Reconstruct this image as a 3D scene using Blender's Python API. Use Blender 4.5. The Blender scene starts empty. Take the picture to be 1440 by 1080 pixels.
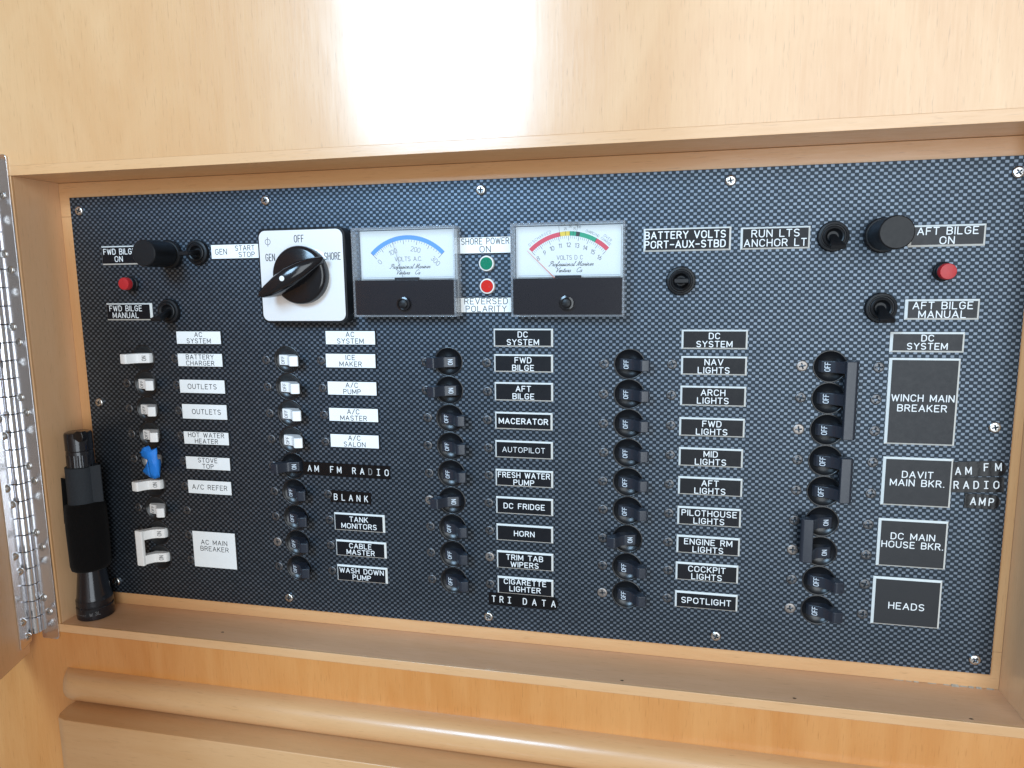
import bpy, bmesh, math, random
from mathutils import Matrix, Vector

random.seed(7)
scene = bpy.context.scene
C = scene.collection
MM = 0.001

# ---------------------------------------------------------------- camera
# panel frame in mm: X to the right, Y down the panel, Z into the wall; the panel face is Z = 0
FPX = 978.161
CAM = (138.177, -50.557, -438.651)
YAW, PITCH, ROLL = 0.2140, 0.1430, -0.0120


def _rot(a, b, c):
    ry = Matrix(((math.cos(a), 0, math.sin(a)), (0, 1, 0), (-math.sin(a), 0, math.cos(a))))
    rx = Matrix(((1, 0, 0), (0, math.cos(b), -math.sin(b)), (0, math.sin(b), math.cos(b))))
    rz = Matrix(((math.cos(c), -math.sin(c), 0), (math.sin(c), math.cos(c), 0), (0, 0, 1)))
    return rz @ rx @ ry


RC = _rot(YAW, PITCH, ROLL)


def W(X, Y, Z=0.0):
    """panel mm -> Blender metres (panel upright, facing -Y)"""
    return Vector((X * MM, Z * MM, -Y * MM))


def U(u, v, Z=0.0):
    """photo pixel -> (X, Y) in mm on the plane Z of the panel frame"""
    d = RC.transposed() @ Vector(((u - 720) / FPX, (v - 540) / FPX, 1.0))
    t = (Z - CAM[2]) / d.z
    return CAM[0] + t * d.x, CAM[1] + t * d.y


cam_data = bpy.data.cameras.new('camera')
cam = bpy.data.objects.new('camera', cam_data)
C.objects.link(cam)
cam_data.sensor_width = 36.0
cam_data.lens = FPX / 1440 * 36.0
cam_data.clip_start = 0.01
cam_data.clip_end = 50.0
def _dir(v): return Vector((v[0], v[2], -v[1]))
ax, ay, az = _dir(RC[0]), -_dir(RC[1]), -_dir(RC[2])
loc = W(*CAM)
cam.matrix_world = Matrix(((ax.x, ay.x, az.x, loc.x), (ax.y, ay.y, az.y, loc.y), (ax.z, ay.z, az.z, loc.z), (0, 0, 0, 1)))
scene.camera = cam

# ---------------------------------------------------------------- light
world = bpy.data.worlds.new('World')
scene.world = world
world.use_nodes = True
bg = world.node_tree.nodes['Background']
bg.inputs['Color'].default_value = (1.0, 0.93, 0.84, 1)
bg.inputs['Strength'].default_value = 0.26


def window_light(name, pos, target, sx, sy, power, color):
    l = bpy.data.lights.new(name, 'AREA')
    l.shape = 'RECTANGLE'
    l.size, l.size_y = sx, sy
    l.energy = power
    l.color = color
    o = bpy.data.objects.new(name, l)
    C.objects.link(o)
    o.location = pos
    o.rotation_euler = (Vector(target) - Vector(pos)).to_track_quat('-Z', 'Y').to_euler()
    return o


# the wheelhouse window up behind the camera, and the side window to its right
window_light('window_light', W(-293, -520, -1000), W(20, -60, 0), 0.33, 0.40, 12.5, (0.47, 0.73, 1.0))
window_light('side_window_light', W(600, -120, -1450), W(120, 0, 0), 0.85, 1.5, 18.5, (0.86, 0.94, 1.0))

scene.view_settings.view_transform = 'Standard'
scene.view_settings.look = 'None'
scene.view_settings.gamma = 1.0
scene.view_settings.use_curve_mapping = False
scene.view_settings.exposure = 0.0
scene.cycles.max_bounces = 10
scene.cycles.transparent_max_bounces = 16
scene.cycles.use_denoising = True

# ---------------------------------------------------------------- materials
M = {}


def new_mat(name):
    m = bpy.data.materials.new(name)
    m.use_nodes = True
    M[name] = m
    return m, m.node_tree.nodes, m.node_tree.links, m.node_tree.nodes['Principled BSDF']


def plain(name, col, rough=0.5, metal=0.0, spec=0.5, coat=0.0, coat_rough=0.1, noise=0.0, nscale=400.0, bump=0.0, bscale=1500.0,
          rvar=0.0, sheen=0.0):
    m, N, L, b = new_mat(name)
    b.inputs['Base Color'].default_value = (*col, 1)
    b.inputs['Roughness'].default_value = rough
    b.inputs['Metallic'].default_value = metal
    b.inputs['Specular IOR Level'].default_value = spec
    b.inputs['Coat Weight'].default_value = coat
    b.inputs['Coat Roughness'].default_value = coat_rough
    b.inputs['Sheen Weight'].default_value = sheen
    tc = N.new('ShaderNodeTexCoord')
    if noise > 0 or rvar > 0:
        n = N.new('ShaderNodeTexNoise')
        n.inputs['Scale'].default_value = nscale
        n.inputs['Detail'].default_value = 4
        L.new(tc.outputs['Object'], n.inputs['Vector'])
        if noise > 0:
            mx = N.new('ShaderNodeMix')
            mx.data_type = 'RGBA'
            mx.inputs['A'].default_value = (*[c * (1 - noise) for c in col], 1)
            mx.inputs['B'].default_value = (*[min(1, c * (1 + noise)) for c in col], 1)
            L.new(n.outputs['Fac'], mx.inputs['Factor'])
            L.new(mx.outputs['Result'], b.inputs['Base Color'])
        if rvar > 0:
            mr = N.new('ShaderNodeMapRange')
            mr.inputs['To Min'].default_value = max(0.02, rough - rvar)
            mr.inputs['To Max'].default_value = rough + rvar
            L.new(n.outputs['Fac'], mr.inputs['Value'])
            L.new(mr.outputs['Result'], b.inputs['Roughness'])
    if bump > 0:
        n2 = N.new('ShaderNodeTexNoise')
        n2.inputs['Scale'].default_value = bscale
        n2.inputs['Detail'].default_value = 3
        L.new(tc.outputs['Object'], n2.inputs['Vector'])
        bp = N.new('ShaderNodeBump')
        bp.inputs['Strength'].default_value = bump
        bp.inputs['Distance'].default_value = 0.0002
        L.new(n2.outputs['Fac'], bp.inputs['Height'])
        L.new(bp.outputs['Normal'], b.inputs['Normal'])
    return m


def wood(name, light, dark, grain='u', rough=0.33, blotch=0.5, seed=0.0, streak=0.5, coat=0.35):
    m, N, L, b = new_mat(name)
    tc = N.new('ShaderNodeTexCoord')

    def noise(scale3, detail, dist=0.0, nrough=0.55):
        mp = N.new('ShaderNodeMapping')
        mp.inputs['Location'].default_value = (seed, seed * 1.7, seed * 0.6)
        mp.inputs['Scale'].default_value = scale3
        L.new(tc.outputs['Object'], mp.inputs['Vector'])
        n = N.new('ShaderNodeTexNoise')
        n.inputs['Scale'].default_value = 1.0
        n.inputs['Detail'].default_value = detail
        n.inputs['Roughness'].default_value = nrough
        n.inputs['Distortion'].default_value = dist
        L.new(mp.outputs['Vector'], n.inputs['Vector'])
        return n

    def axes(along, across):
        return (across, across, along) if grain == 'u' else (along, across, across)

    def rng(src, lo, hi, tlo=0.0, thi=1.0):
        r = N.new('ShaderNodeMapRange')
        r.inputs['From Min'].default_value = lo
        r.inputs['From Max'].default_value = hi
        r.inputs['To Min'].default_value = tlo
        r.inputs['To Max'].default_value = thi
        L.new(src, r.inputs['Value'])
        return r.outputs['Result']

    def math2(op, a, bb):
        q = N.new('ShaderNodeMath')
        q.operation = op
        for i, s in enumerate((a, bb)):
            if isinstance(s, (int, float)):
                q.inputs[i].default_value = s
            else:
                L.new(s, q.inputs[i])
        return q.outputs[0]

    bl = noise(axes(7, 13), 3, 1.2)
    mid = noise(axes(9, 75), 4, 0.5)
    fine = noise(axes(55, 900), 3)
    pore = noise(axes(95, 1500), 2)
    s = math2('ADD', math2('MULTIPLY', rng(bl.outputs['Fac'], .3, .7), blotch), math2('MULTIPLY', rng(mid.outputs['Fac'], .3, .7), streak))
    s = math2('ADD', s, math2('MULTIPLY', rng(fine.outputs['Fac'], .3, .7), 0.22))
    s = math2('MULTIPLY', s, 1.0 / (blotch + streak + 0.22))
    mx = N.new('ShaderNodeMix')
    mx.data_type = 'RGBA'
    mx.inputs['A'].default_value = (*light, 1)
    mx.inputs['B'].default_value = (*dark, 1)
    L.new(s, mx.inputs['Factor'])
    # short dark pores
    mx2 = N.new('ShaderNodeMix')
    mx2.data_type = 'RGBA'
    mx2.inputs['B'].default_value = (*[c * 0.62 for c in dark], 1)
    L.new(mx.outputs['Result'], mx2.inputs['A'])
    L.new(rng(pore.outputs['Fac'], .62, .78, 0, .55), mx2.inputs['Factor'])
    L.new(mx2.outputs['Result'], b.inputs['Base Color'])
    L.new(rng(fine.outputs['Fac'], .25, .75, rough - .07, rough + .09), b.inputs['Roughness'])
    b.inputs['Specular IOR Level'].default_value = 0.5
    b.inputs['Coat Weight'].default_value = coat
    b.inputs['Coat Roughness'].default_value = 0.17
    bp = N.new('ShaderNodeBump')
    bp.inputs['Strength'].default_value = 0.22
    bp.inputs['Distance'].default_value = 0.00025
    L.new(math2('ADD', fine.outputs['Fac'], math2('MULTIPLY', mid.outputs['Fac'], 1.5)), bp.inputs['Height'])
    L.new(bp.outputs['Normal'], b.inputs['Normal'])
    return m


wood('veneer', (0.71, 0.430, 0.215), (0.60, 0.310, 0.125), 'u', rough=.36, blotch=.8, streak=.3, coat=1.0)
wood('lower_veneer', (0.68, 0.32, 0.105), (0.54, 0.195, 0.038), 'u', rough=.36, blotch=.7, streak=.5, seed=3.1, coat=.6)  # orange veneer, deepened in colour for weaker light and the door's shade
wood('edge_wood', (0.72, 0.435, 0.225), (0.63, 0.34, 0.145), 'x', rough=.34, blotch=.35, streak=.5, seed=5.3, coat=.8)
wood('side_wood', (0.78, 0.50, 0.285), (0.72, 0.43, 0.225), 'u', rough=.38, blotch=.5, streak=.2, seed=8.7, coat=.5)
wood('shelf_wood', (0.72, 0.425, 0.245), (0.60, 0.325, 0.165), 'x', rough=.42, blotch=.5, streak=.5, seed=11.9, coat=.15)
wood('rail_wood', (0.68, 0.40, 0.195), (0.58, 0.305, 0.125), 'x', rough=.34, blotch=.4, streak=.6, seed=15.2, coat=.45)
wood('back_wood', (0.72, 0.42, 0.20), (0.63, 0.32, 0.13), 'x', rough=.36, blotch=.35, streak=.5, seed=19.4)
wood('back_stile_wood', (0.72, 0.42, 0.20), (0.63, 0.32, 0.13), 'u', rough=.36, blotch=.35, streak=.5, seed=23.4)
wood('door_wood', (0.76, 0.48, 0.26), (0.69, 0.39, 0.185), 'u', rough=.36, blotch=.5, streak=.4, seed=29.4)


def weave_material():
    m, N, L, b = new_mat('weave')
    tc = N.new('ShaderNodeTexCoord')
    sp = N.new('ShaderNodeSeparateXYZ')
    L.new(tc.outputs['Object'], sp.inputs[0])

    def mth(op, a, bb=None):
        q = N.new('ShaderNodeMath')
        q.operation = op
        for i, s in enumerate((a, bb)):
            if s is None:
                continue
            if isinstance(s, (int, float)):
                q.inputs[i].default_value = s
            else:
                L.new(s, q.inputs[i])
        return q.outputs[0]

    # woven tows: a checker of two thread directions, each crowned
    sx = mth('SINE', mth('MULTIPLY', sp.outputs['X'], math.pi / 0.00215))
    sz = mth('SINE', mth('MULTIPLY', sp.outputs['Z'], math.pi / 0.00187))
    def step(v, lo, hi):
        r = N.new('ShaderNodeMapRange')
        r.interpolation_type = 'SMOOTHSTEP'
        r.inputs['From Min'].default_value = lo
        r.inputs['From Max'].default_value = hi
        L.new(v, r.inputs['Value'])
        return r.outputs['Result']
    par = mth('GREATER_THAN', mth('MULTIPLY', sx, sz), 0.0)
    f = mth('MULTIPLY', par, mth('MULTIPLY', step(mth('ABSOLUTE', sx), 0.0, .32), step(mth('ABSOLUTE', sz), .12, .62)))
    # thread to thread variation
    mp = N.new('ShaderNodeMapping')
    mp.inputs['Scale'].default_value = (90, 1, 230)
    L.new(tc.outputs['Object'], mp.inputs['Vector'])
    n = N.new('ShaderNodeTexNoise')
    n.inputs['Scale'].default_value = 1
    n.inputs['Detail'].default_value = 3
    L.new(mp.outputs['Vector'], n.inputs['Vector'])
    v = N.new('ShaderNodeMapRange')
    v.inputs['From Min'].default_value = .3
    v.inputs['From Max'].default_value = .7
    v.inputs['To Min'].default_value = .75
    v.inputs['To Max'].default_value = 1.1
    L.new(n.outputs['Fac'], v.inputs['Value'])
    fv = mth('MULTIPLY', f, v.outputs['Result'])
    mx = N.new('ShaderNodeMix')
    mx.data_type = 'RGBA'
    mx.inputs['A'].default_value = (0.003, 0.0035, 0.005, 1)
    mx.inputs['B'].default_value = (0.165, 0.20, 0.245, 1)
    L.new(fv, mx.inputs['Factor'])
    L.new(mx.outputs['Result'], b.inputs['Base Color'])
    L.new(mth('MULTIPLY', f, 0.9), b.inputs['Metallic'])
    b.inputs['Roughness'].default_value = 0.46
    b.inputs['Specular IOR Level'].default_value = 0.5
    b.inputs['Specular Tint'].default_value = (0.62, 0.80, 1.0, 1)  # blue of the reflected sky put into the sheen
    b.inputs['Coat Weight'].default_value = 0.0
    bp = N.new('ShaderNodeBump')
    bp.inputs['Strength'].default_value = 0.10
    bp.inputs['Distance'].default_value = 0.0002
    n2 = N.new('ShaderNodeTexNoise')
    n2.inputs['Scale'].default_value = 900
    L.new(tc.outputs['Object'], n2.inputs['Vector'])
    L.new(n2.outputs['Fac'], bp.inputs['Height'])
    L.new(bp.outputs['Normal'], b.inputs['Normal'])


weave_material()
plain('panel_edge', (0.02, 0.02, 0.022), .6)
plain('black_gloss', (0.008, 0.008, 0.010), .16, spec=.5, rvar=.05, nscale=300)
plain('black_handle', (0.018, 0.023, 0.034), .30, spec=.5, bump=.1, rvar=.05)  # bluish light on the handle faces put into the base colour
plain('black_satin', (0.008, 0.0085, 0.010), .42, spec=.3, bump=.12, rvar=.06)
plain('bezel_black', (0.008, 0.0085, 0.010), .30, spec=.55)
plain('skirt_black', (0.005, 0.007, 0.014), .22, spec=.35)  # black with the blue sky reflection mixed into its colour
plain('black_matte', (0.010, 0.010, 0.011), .55, bump=.2)
plain('white_handle', (0.90, 0.90, 0.89), .38, noise=.04, nscale=300)
plain('label_black', (0.005, 0.006, 0.009), .42, spec=.25, bump=.12, rvar=.08)
plain('label_grey', (0.018, 0.019, 0.022), .45, spec=.36, bump=.12, rvar=.08)  # lighter copy of label_black, the side window's reflection put into its colour
plain('label_white', (0.86, 0.87, 0.86), .42, noise=.04, nscale=150)
plain('core_white', (0.78, 0.79, 0.76), .5, noise=.08, nscale=500)
plain('core_black', (0.02, 0.022, 0.025), .5)
plain('ink_white', (0.80, 0.82, 0.82), .55)
plain('ink_grey', (0.14, 0.145, 0.15), .5)
plain('ink_dark', (0.018, 0.02, 0.022), .55)
plain('handle_ink', (0.62, 0.68, 0.74), .5)
plain('handle_dark_ink', (0.10, 0.105, 0.11), .5)
plain('stainless', (0.62, 0.62, 0.61), .24, metal=1.0, rvar=.08, nscale=700)
plain('black_screw', (0.13, 0.13, 0.135), .40, metal=.8, noise=.3, nscale=900)
plain('worn_screw', (0.30, 0.27, 0.25), .42, metal=.8, noise=.4, nscale=900)
plain('recess_dark', (0.006, 0.006, 0.006), .7)
plain('hinge_steel', (0.82, 0.83, 0.87), .19, metal=1.0, rvar=.05, nscale=60)
plain('plate_white', (0.84, 0.84, 0.84), .30, metal=.25, bump=.05, bscale=2500)
plain('dial_white', (0.86, 0.88, 0.86), .6)
plain('dial_blue', (0.13, 0.36, 0.80), .6)
plain('dial_red', (0.74, 0.08, 0.12), .6)
plain('dial_yellow', (0.86, 0.62, 0.08), .6)
plain('dial_green', (0.02, 0.36, 0.20), .6)
plain('needle_grey', (0.25, 0.26, 0.27), .5)
plain('needle_red', (0.85, 0.16, 0.08), .5)
plain('lens_green', (0.0, 0.22, 0.12), .16, coat=.6, spec=.6)
plain('lens_red', (0.66, 0.025, 0.02), .16, coat=.6, spec=.6)
plain('lamp_ring', (0.78, 0.77, 0.73), .35)
plain('red_cap', (0.46, 0.018, 0.022), .42, noise=.15, nscale=600)
plain('tape_black', (0.005, 0.005, 0.006), .24, spec=.28, bump=.4, bscale=420)
plain('tape_white', (0.72, 0.73, 0.72), .4, noise=.25, nscale=500)
plain('tape_worn', (0.20, 0.20, 0.20), .4, noise=.4, nscale=500)
plain('blue_tape', (0.012, 0.22, 0.78), .55, noise=.18, nscale=260, bump=.35, bscale=900)
plain('anodised', (0.014, 0.015, 0.020), .17, metal=.3, spec=.7, bump=.06, rvar=.06)
plain('velcro', (0.0045, 0.0042, 0.0045), .95, spec=.1, noise=.5, nscale=900, bump=1.0, bscale=1400, sheen=.04)
plain('velcro_loop', (0.022, 0.027, 0.034), .75, spec=.3, noise=.3, nscale=900, bump=.7, bscale=1600)
plain('caulk', (0.42, 0.35, 0.27), .7, noise=.35, nscale=500, bump=.8, bscale=700)
plain('dark_speck', (0.10, 0.055, 0.025), .7)


def acrylic(name, milky):
    m, N, L, b = new_mat(name)
    N.remove(b)
    out = N['Material Output']
    tr = N.new('ShaderNodeBsdfTransparent')
    tr.inputs['Color'].default_value = (0.965, 0.975, 0.985, 1)
    gl = N.new('ShaderNodeBsdfGlossy')
    gl.inputs['Roughness'].default_value = 0.10
    gl.inputs['Color'].default_value = (1, 1, 1, 1)
    fr = N.new('ShaderNodeFresnel')
    ge = N.new('ShaderNodeNewGeometry')
    io = N.new('ShaderNodeMapRange')
    io.inputs['To Min'].default_value = 1.49
    io.inputs['To Max'].default_value = 1 / 1.49
    L.new(ge.outputs['Backfacing'], io.inputs['Value'])
    L.new(io.outputs['Result'], fr.inputs['IOR'])
    tc = N.new('ShaderNodeTexCoord')
    n = N.new('ShaderNodeTexNoise')
    n.inputs['Scale'].default_value = 30
    L.new(tc.outputs['Object'], n.inputs['Vector'])
    bp = N.new('ShaderNodeBump')
    bp.inputs['Strength'].default_value = .15
    bp.inputs['Distance'].default_value = .0006
    L.new(n.outputs['Fac'], bp.inputs['Height'])
    mx = N.new('ShaderNodeMixShader')
    L.new(fr.outputs['Fac'], mx.inputs['Fac'])
    L.new(tr.outputs[0], mx.inputs[1])
    L.new(gl.outputs[0], mx.inputs[2])
    if milky > 0:
        df = N.new('ShaderNodeBsdfDiffuse')
        df.inputs['Color'].default_value = (.75, .80, .86, 1)
        m2 = N.new('ShaderNodeMixShader')
        m2.inputs['Fac'].default_value = milky
        L.new(mx.outputs[0], m2.inputs[1])
        L.new(df.outputs[0], m2.inputs[2])
        mx = m2
    L.new(mx.outputs[0], out.inputs['Surface'])


acrylic('acrylic', 0.0)
acrylic('acrylic_edge', 0.16)

# ---------------------------------------------------------------- mesh helpers
# local mm axes of everything on the panel: x right, u up, o out of the panel (towards the room)


def V(x, u, o):
    return (x * MM, -o * MM, u * MM)


class MB:
    def __init__(self):
        self.v, self.f, self.m = [], [], []

    def face(self, pts, mi=0):
        i = len(self.v)
        self.v += [V(*p) for p in pts]
        self.f.append(tuple(range(i, i + len(pts))))
        self.m.append(mi)

    def grid(self, verts, faces, mi=0):
        i = len(self.v)
        self.v += [V(*p) for p in verts]
        for f in faces:
            self.f.append(tuple(i + k for k in f))
            self.m.append(mi)

    def loft(self, rings, mi=0, cap0=True, cap1=True, closed=True):
        n = len(rings[0])
        vs = [p for r in rings for p in r]
        fs = []
        for k in range(len(rings) - 1):
            for j in range(n if closed else n - 1):
                a, b = k * n + j, k * n + (j + 1) % n
                fs.append((a, b, b + n, a + n))
        if cap0:
            fs.append(tuple(range(n))[::-1])
        if cap1:
            fs.append(tuple((len(rings) - 1) * n + j for j in range(n)))
        self.grid(vs, fs, mi)

    def box(self, x0, x1, u0, u1, o0, o1, mi=0):
        self.loft([[(x0, u0, o), (x1, u0, o), (x1, u1, o), (x0, u1, o)] for o in (o0, o1)], mi)

    def prism(self, poly, o0, o1, mi=0):
        self.loft([[(x, u, o) for x, u in poly] for o in (o0, o1)], mi)

    def prism_xo(self, poly, u0, u1, mi=0):
        self.loft([[(x, u, o) for x, o in poly] for u in (u0, u1)], mi)

    def lathe(self, prof, n=32, cx=0, cu=0, mi=0, cap0=True, cap1=True, axis='o'):
        """prof: list of (r, t) along the axis"""
        rings = []
        for r, t in prof:
            ring = []
            for k in range(n):
                a = 2 * math.pi * k / n
                c, s = r * math.cos(a), r * math.sin(a)
                ring.append((cx + c, cu + s, t) if axis == 'o' else (cx + c, t, cu + s))
            rings.append(ring)
        self.loft(rings, mi, cap0, cap1)

    def mesh(self, name, mats, smooth=None, bevel=0.0, bseg=2, recalc=True):
        me = bpy.data.meshes.new(name)
        me.from_pydata(self.v, [], self.f)
        for mt in mats:
            me.materials.append(M[mt])
        me.polygons.foreach_set('material_index', self.m)
        bm = bmesh.new()
        bm.from_mesh(me)
        if recalc:
            bmesh.ops.recalc_face_normals(bm, faces=bm.faces)
        if bevel > 0:
            es = [e for e in bm.edges if len(e.link_faces) == 2 and e.calc_face_angle(0) > math.radians(35)]
            bmesh.ops.bevel(bm, geom=es, offset=bevel * MM, segments=bseg, affect='EDGES', profile=.5, clamp_overlap=True)
        bm.to_mesh(me)
        bm.free()
        if bevel > 0 and smooth is None:
            smooth = 40
        if bevel > 0:
            # area-weighted normals: flats stay flat, bevels carry the turn
            me.polygons.foreach_set('use_smooth', [True] * len(me.polygons))
            acc = [Vector() for _ in me.vertices]
            for p in me.polygons:
                for vi in p.vertices:
                    acc[vi] += p.normal * (p.area ** 1.5)
            nn = []
            lim = math.cos(math.radians(62))
            for p in me.polygons:
                for vi in p.vertices:
                    v = acc[vi].normalized()
                    nn.append(v if v.dot(p.normal) > lim else p.normal.copy())
            me.normals_split_custom_set(nn)
        elif smooth is not None:
            me.polygons.foreach_set('use_smooth', [True] * len(me.polygons))
            me.set_sharp_from_angle(angle=math.radians(smooth if smooth is not None else 40))
        me.update()
        return me


def put(name, me, parent=None, loc=None, rot=None):
    o = bpy.data.objects.new(name, me)
    C.objects.link(o)
    if parent is not None:
        o.parent = parent
    if loc is not None:
        o.location = loc
    if rot is not None:
        o.rotation_euler = rot
    return o


def tag(o, label, cat, group=None):
    o['label'] = label
    o['category'] = cat
    if group:
        o['group'] = group
    return o


def empty(name, loc, rot=None):
    o = put(name, None, None, loc, rot)
    o.empty_display_size = 0.01
    return o


def spin(theta_deg):
    """in-plane turn, counter-clockwise as seen from the room"""
    return (0, -math.radians(theta_deg), 0)


# ---------------------------------------------------------------- engraver's single-stroke letters
def arc(cx, cy, rx, ry, a0, a1, n=7):
    return [(cx + rx * math.cos(math.radians(a0 + (a1 - a0) * k / n)), cy + ry * math.sin(math.radians(a0 + (a1 - a0) * k / n))) for k in range(n + 1)]


G = {
    'A': (.72, [[(0, 0), (.36, 1), (.72, 0)], [(.13, .34), (.59, .34)]]),
    'B': (.62, [[(0, 0), (0, 1), (.36, 1)] + arc(.36, .76, .24, .24, 90, -90) + [(0, .52)], [(.36, .52)] + arc(.36, .26, .27, .26, 90, -90) + [(0, 0)]]),
    'C': (.66, [arc(.34, .66, .33, .34, 25, 180) + arc(.34, .34, .33, .34, 180, 335)]),
    'D': (.64, [[(0, 0), (0, 1), (.28, 1)] + arc(.28, .62, .36, .38, 90, 0) + arc(.28, .38, .36, .38, 0, -90) + [(0, 0)]]),
    'E': (.56, [[(.56, 1), (0, 1), (0, 0), (.56, 0)], [(0, .52), (.46, .52)]]),
    'F': (.56, [[(.56, 1), (0, 1), (0, 0)], [(0, .52), (.46, .52)]]),
    'G': (.68, [arc(.34, .66, .33, .34, 25, 180) + arc(.34, .34, .33, .34, 180, 360) + [(.67, .46), (.38, .46)]]),
    'H': (.64, [[(0, 0), (0, 1)], [(.64, 0), (.64, 1)], [(0, .52), (.64, .52)]]),
    'I': (.0, [[(0, 0), (0, 1)]]),
    'J': (.46, [[(.46, 1), (.46, .25)] + arc(.23, .25, .23, .25, 0, -180)]),
    'K': (.62, [[(0, 0), (0, 1)], [(.58, 1), (0, .38)], [(.2, .6), (.62, 0)]]),
    'L': (.54, [[(0, 1), (0, 0), (.54, 0)]]),
    'M': (.78, [[(0, 0), (0, 1), (.39, .2), (.78, 1), (.78, 0)]]),
    'N': (.66, [[(0, 0), (0, 1), (.66, 0), (.66, 1)]]),
    'O': (.70, [arc(.35, .65, .35, .35, 0, 180, 9) + arc(.35, .35, .35, .35, 180, 360, 9) + [(.70, .65)]]),
    'P': (.60, [[(0, 0), (0, 1), (.34, 1)] + arc(.34, .74, .26, .26, 90, -90) + [(0, .48)]]),
    'Q': (.70, [arc(.35, .65, .35, .35, 0, 180, 9) + arc(.35, .35, .35, .35, 180, 360, 9) + [(.70, .65)], [(.42, .25), (.72, -.06)]]),
    'R': (.62, [[(0, 0), (0, 1), (.34, 1)] + arc(.34, .75, .26, .25, 90, -90) + [(0, .50)], [(.32, .5), (.62, 0)]]),
    'S': (.62, [arc(.31, .75, .30, .25, 30, 270) + arc(.31, .25, .30, .25, 90, -150)]),
    'T': (.62, [[(0, 1), (.62, 1)], [(.31, 1), (.31, 0)]]),
    'U': (.64, [[(0, 1), (0, .32)] + arc(.32, .32, .32, .32, 180, 360, 8) + [(.64, 1)]]),
    'V': (.70, [[(0, 1), (.35, 0), (.70, 1)]]),
    'W': (.96, [[(0, 1), (.24, 0), (.48, .9), (.72, 0), (.96, 1)]]),
    'X': (.66, [[(0, 0), (.66, 1)], [(0, 1), (.66, 0)]]),
    'Y': (.66, [[(0, 1), (.33, .5), (.66, 1)], [(.33, .5), (.33, 0)]]),
    'Z': (.60, [[(0, 1), (.60, 1), (0, 0), (.60, 0)]]),
    '0': (.56, [arc(.28, .7, .28, .3, 0, 180) + arc(.28, .3, .28, .3, 180, 360) + [(.56, .7)]]),
    '1': (.2, [[(0, .78), (.2, 1), (.2, 0)]]),
    '2': (.56, [arc(.28, .72, .27, .28, 160, -30) + [(0, 0), (.56, 0)]]),
    '3': (.54, [arc(.27, .76, .25, .24, 150, -80) + arc(.27, .26, .27, .27, 80, -150)]),
    '4': (.58, [[(.42, 0), (.42, 1), (0, .3), (.58, .3)]]),
    '5': (.54, [[(.5, 1), (.06, 1), (.03, .55)] + arc(.25, .32, .28, .32, 120, -140)]),
    '6': (.54, [[(.42, 1), (.08, .5)] + arc(.27, .3, .26, .3, 150, 510, 12)]),
    '7': (.54, [[(0, 1), (.54, 1), (.16, 0)]]),
    '8': (.54, [arc(.27, .76, .23, .24, -90, 270, 12), arc(.27, .26, .27, .26, 90, 450, 12)]),
    '9': (.54, [arc(.27, .7, .26, .3, -30, 330, 12) + [(.12, 0)]]),
    '-': (.5, [[(0, .46), (.5, .46)]]),
    '/': (.5, [[(0, -.05), (.5, 1.05)]]),
    '.': (.06, [[(0, .02), (.06, .02)]]),
    '%': (.7, [[(0, 0), (.7, 1)], arc(.14, .8, .14, .2, 0, 360, 8), arc(.56, .2, .14, .2, 0, 360, 8)]),
}
# flowing script for the maker's name on the dials (lower case sits on an x-height of 0.46)
S = {
    'P': (.62, [[(.12, .72)] + arc(.28, .72, .2, .28, 160, 60) + [(.28, .5), (.2, 0), (.05, .08)], arc(.34, .76, .27, .25, 110, -110)]),
    'M': (.86, [[(0, .1), (.1, .02), (.26, .98), (.36, .05), (.62, .98), (.66, .05), (.86, .15)]]),
    'V': (.62, [[(0, .78), (.12, .98), (.2, .6), (.24, .02), (.42, .6), (.62, 1)]]),
    'C': (.56, [[(.5, .8)] + arc(.3, .5, .28, .5, 60, 320, 10)]),
    'r': (.30, [[(0, .1), (.1, .48), (.2, .40), (.22, .02), (.30, .1)]]),
    'o': (.36, [arc(.16, .23, .14, .22, 60, 400, 10) + [(.36, .36)]]),
    'f': (.34, [[(0, .15), (.22, .85), (.16, .98), (.1, .6), (.08, -.3), (.18, -.1), (.2, .18), (.34, .2)]]),
    'e': (.32, [[(0, .15), (.2, .3)] + arc(.15, .32, .09, .14, 0, 170, 5) + [(.06, .1), (.16, 0), (.32, .15)]]),
    's': (.28, [[(0, .1), (.14, .48), (.2, .15), (.1, 0), (.28, .1)]]),
    'i': (.22, [[(0, .1), (.1, .46), (.1, .05), (.22, .1)], [(.13, .64), (.15, .68)]]),
    'n': (.44, [[(0, .1), (.06, .46), (.06, 0)], [(.06, .25), (.2, .46), (.27, .3), (.28, .03), (.44, .12)]]),
    'a': (.40, [arc(.15, .22, .14, .22, 50, 320, 8) + [(.28, .46), (.28, .04), (.40, .12)]]),
    'l': (.24, [[(0, .12), (.16, .85), (.1, .98), (.06, .1), (.12, 0), (.24, .12)]]),
    't': (.24, [[(0, .12), (.1, .8), (.08, .08), (.24, .12)], [(-.02, .56), (.22, .56)]]),
    'u': (.42, [[(0, .3), (.06, .46), (.06, .1), (.14, 0), (.26, .2), (.28, .46), (.28, .06), (.42, .12)]]),
}


def split_sharp(pl, lim=50):
    out, cur = [], [pl[0]]
    for k in range(1, len(pl)):
        cur.append(pl[k])
        if k < len(pl) - 1:
            a = Vector((pl[k][0] - pl[k - 1][0], pl[k][1] - pl[k - 1][1]))
            b = Vector((pl[k + 1][0] - pl[k][0], pl[k + 1][1] - pl[k][1]))
            if a.length > 1e-6 and b.length > 1e-6 and a.angle(b) > math.radians(lim):
                out.append(cur)
                cur = [pl[k]]
    out.append(cur)
    return out


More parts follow.
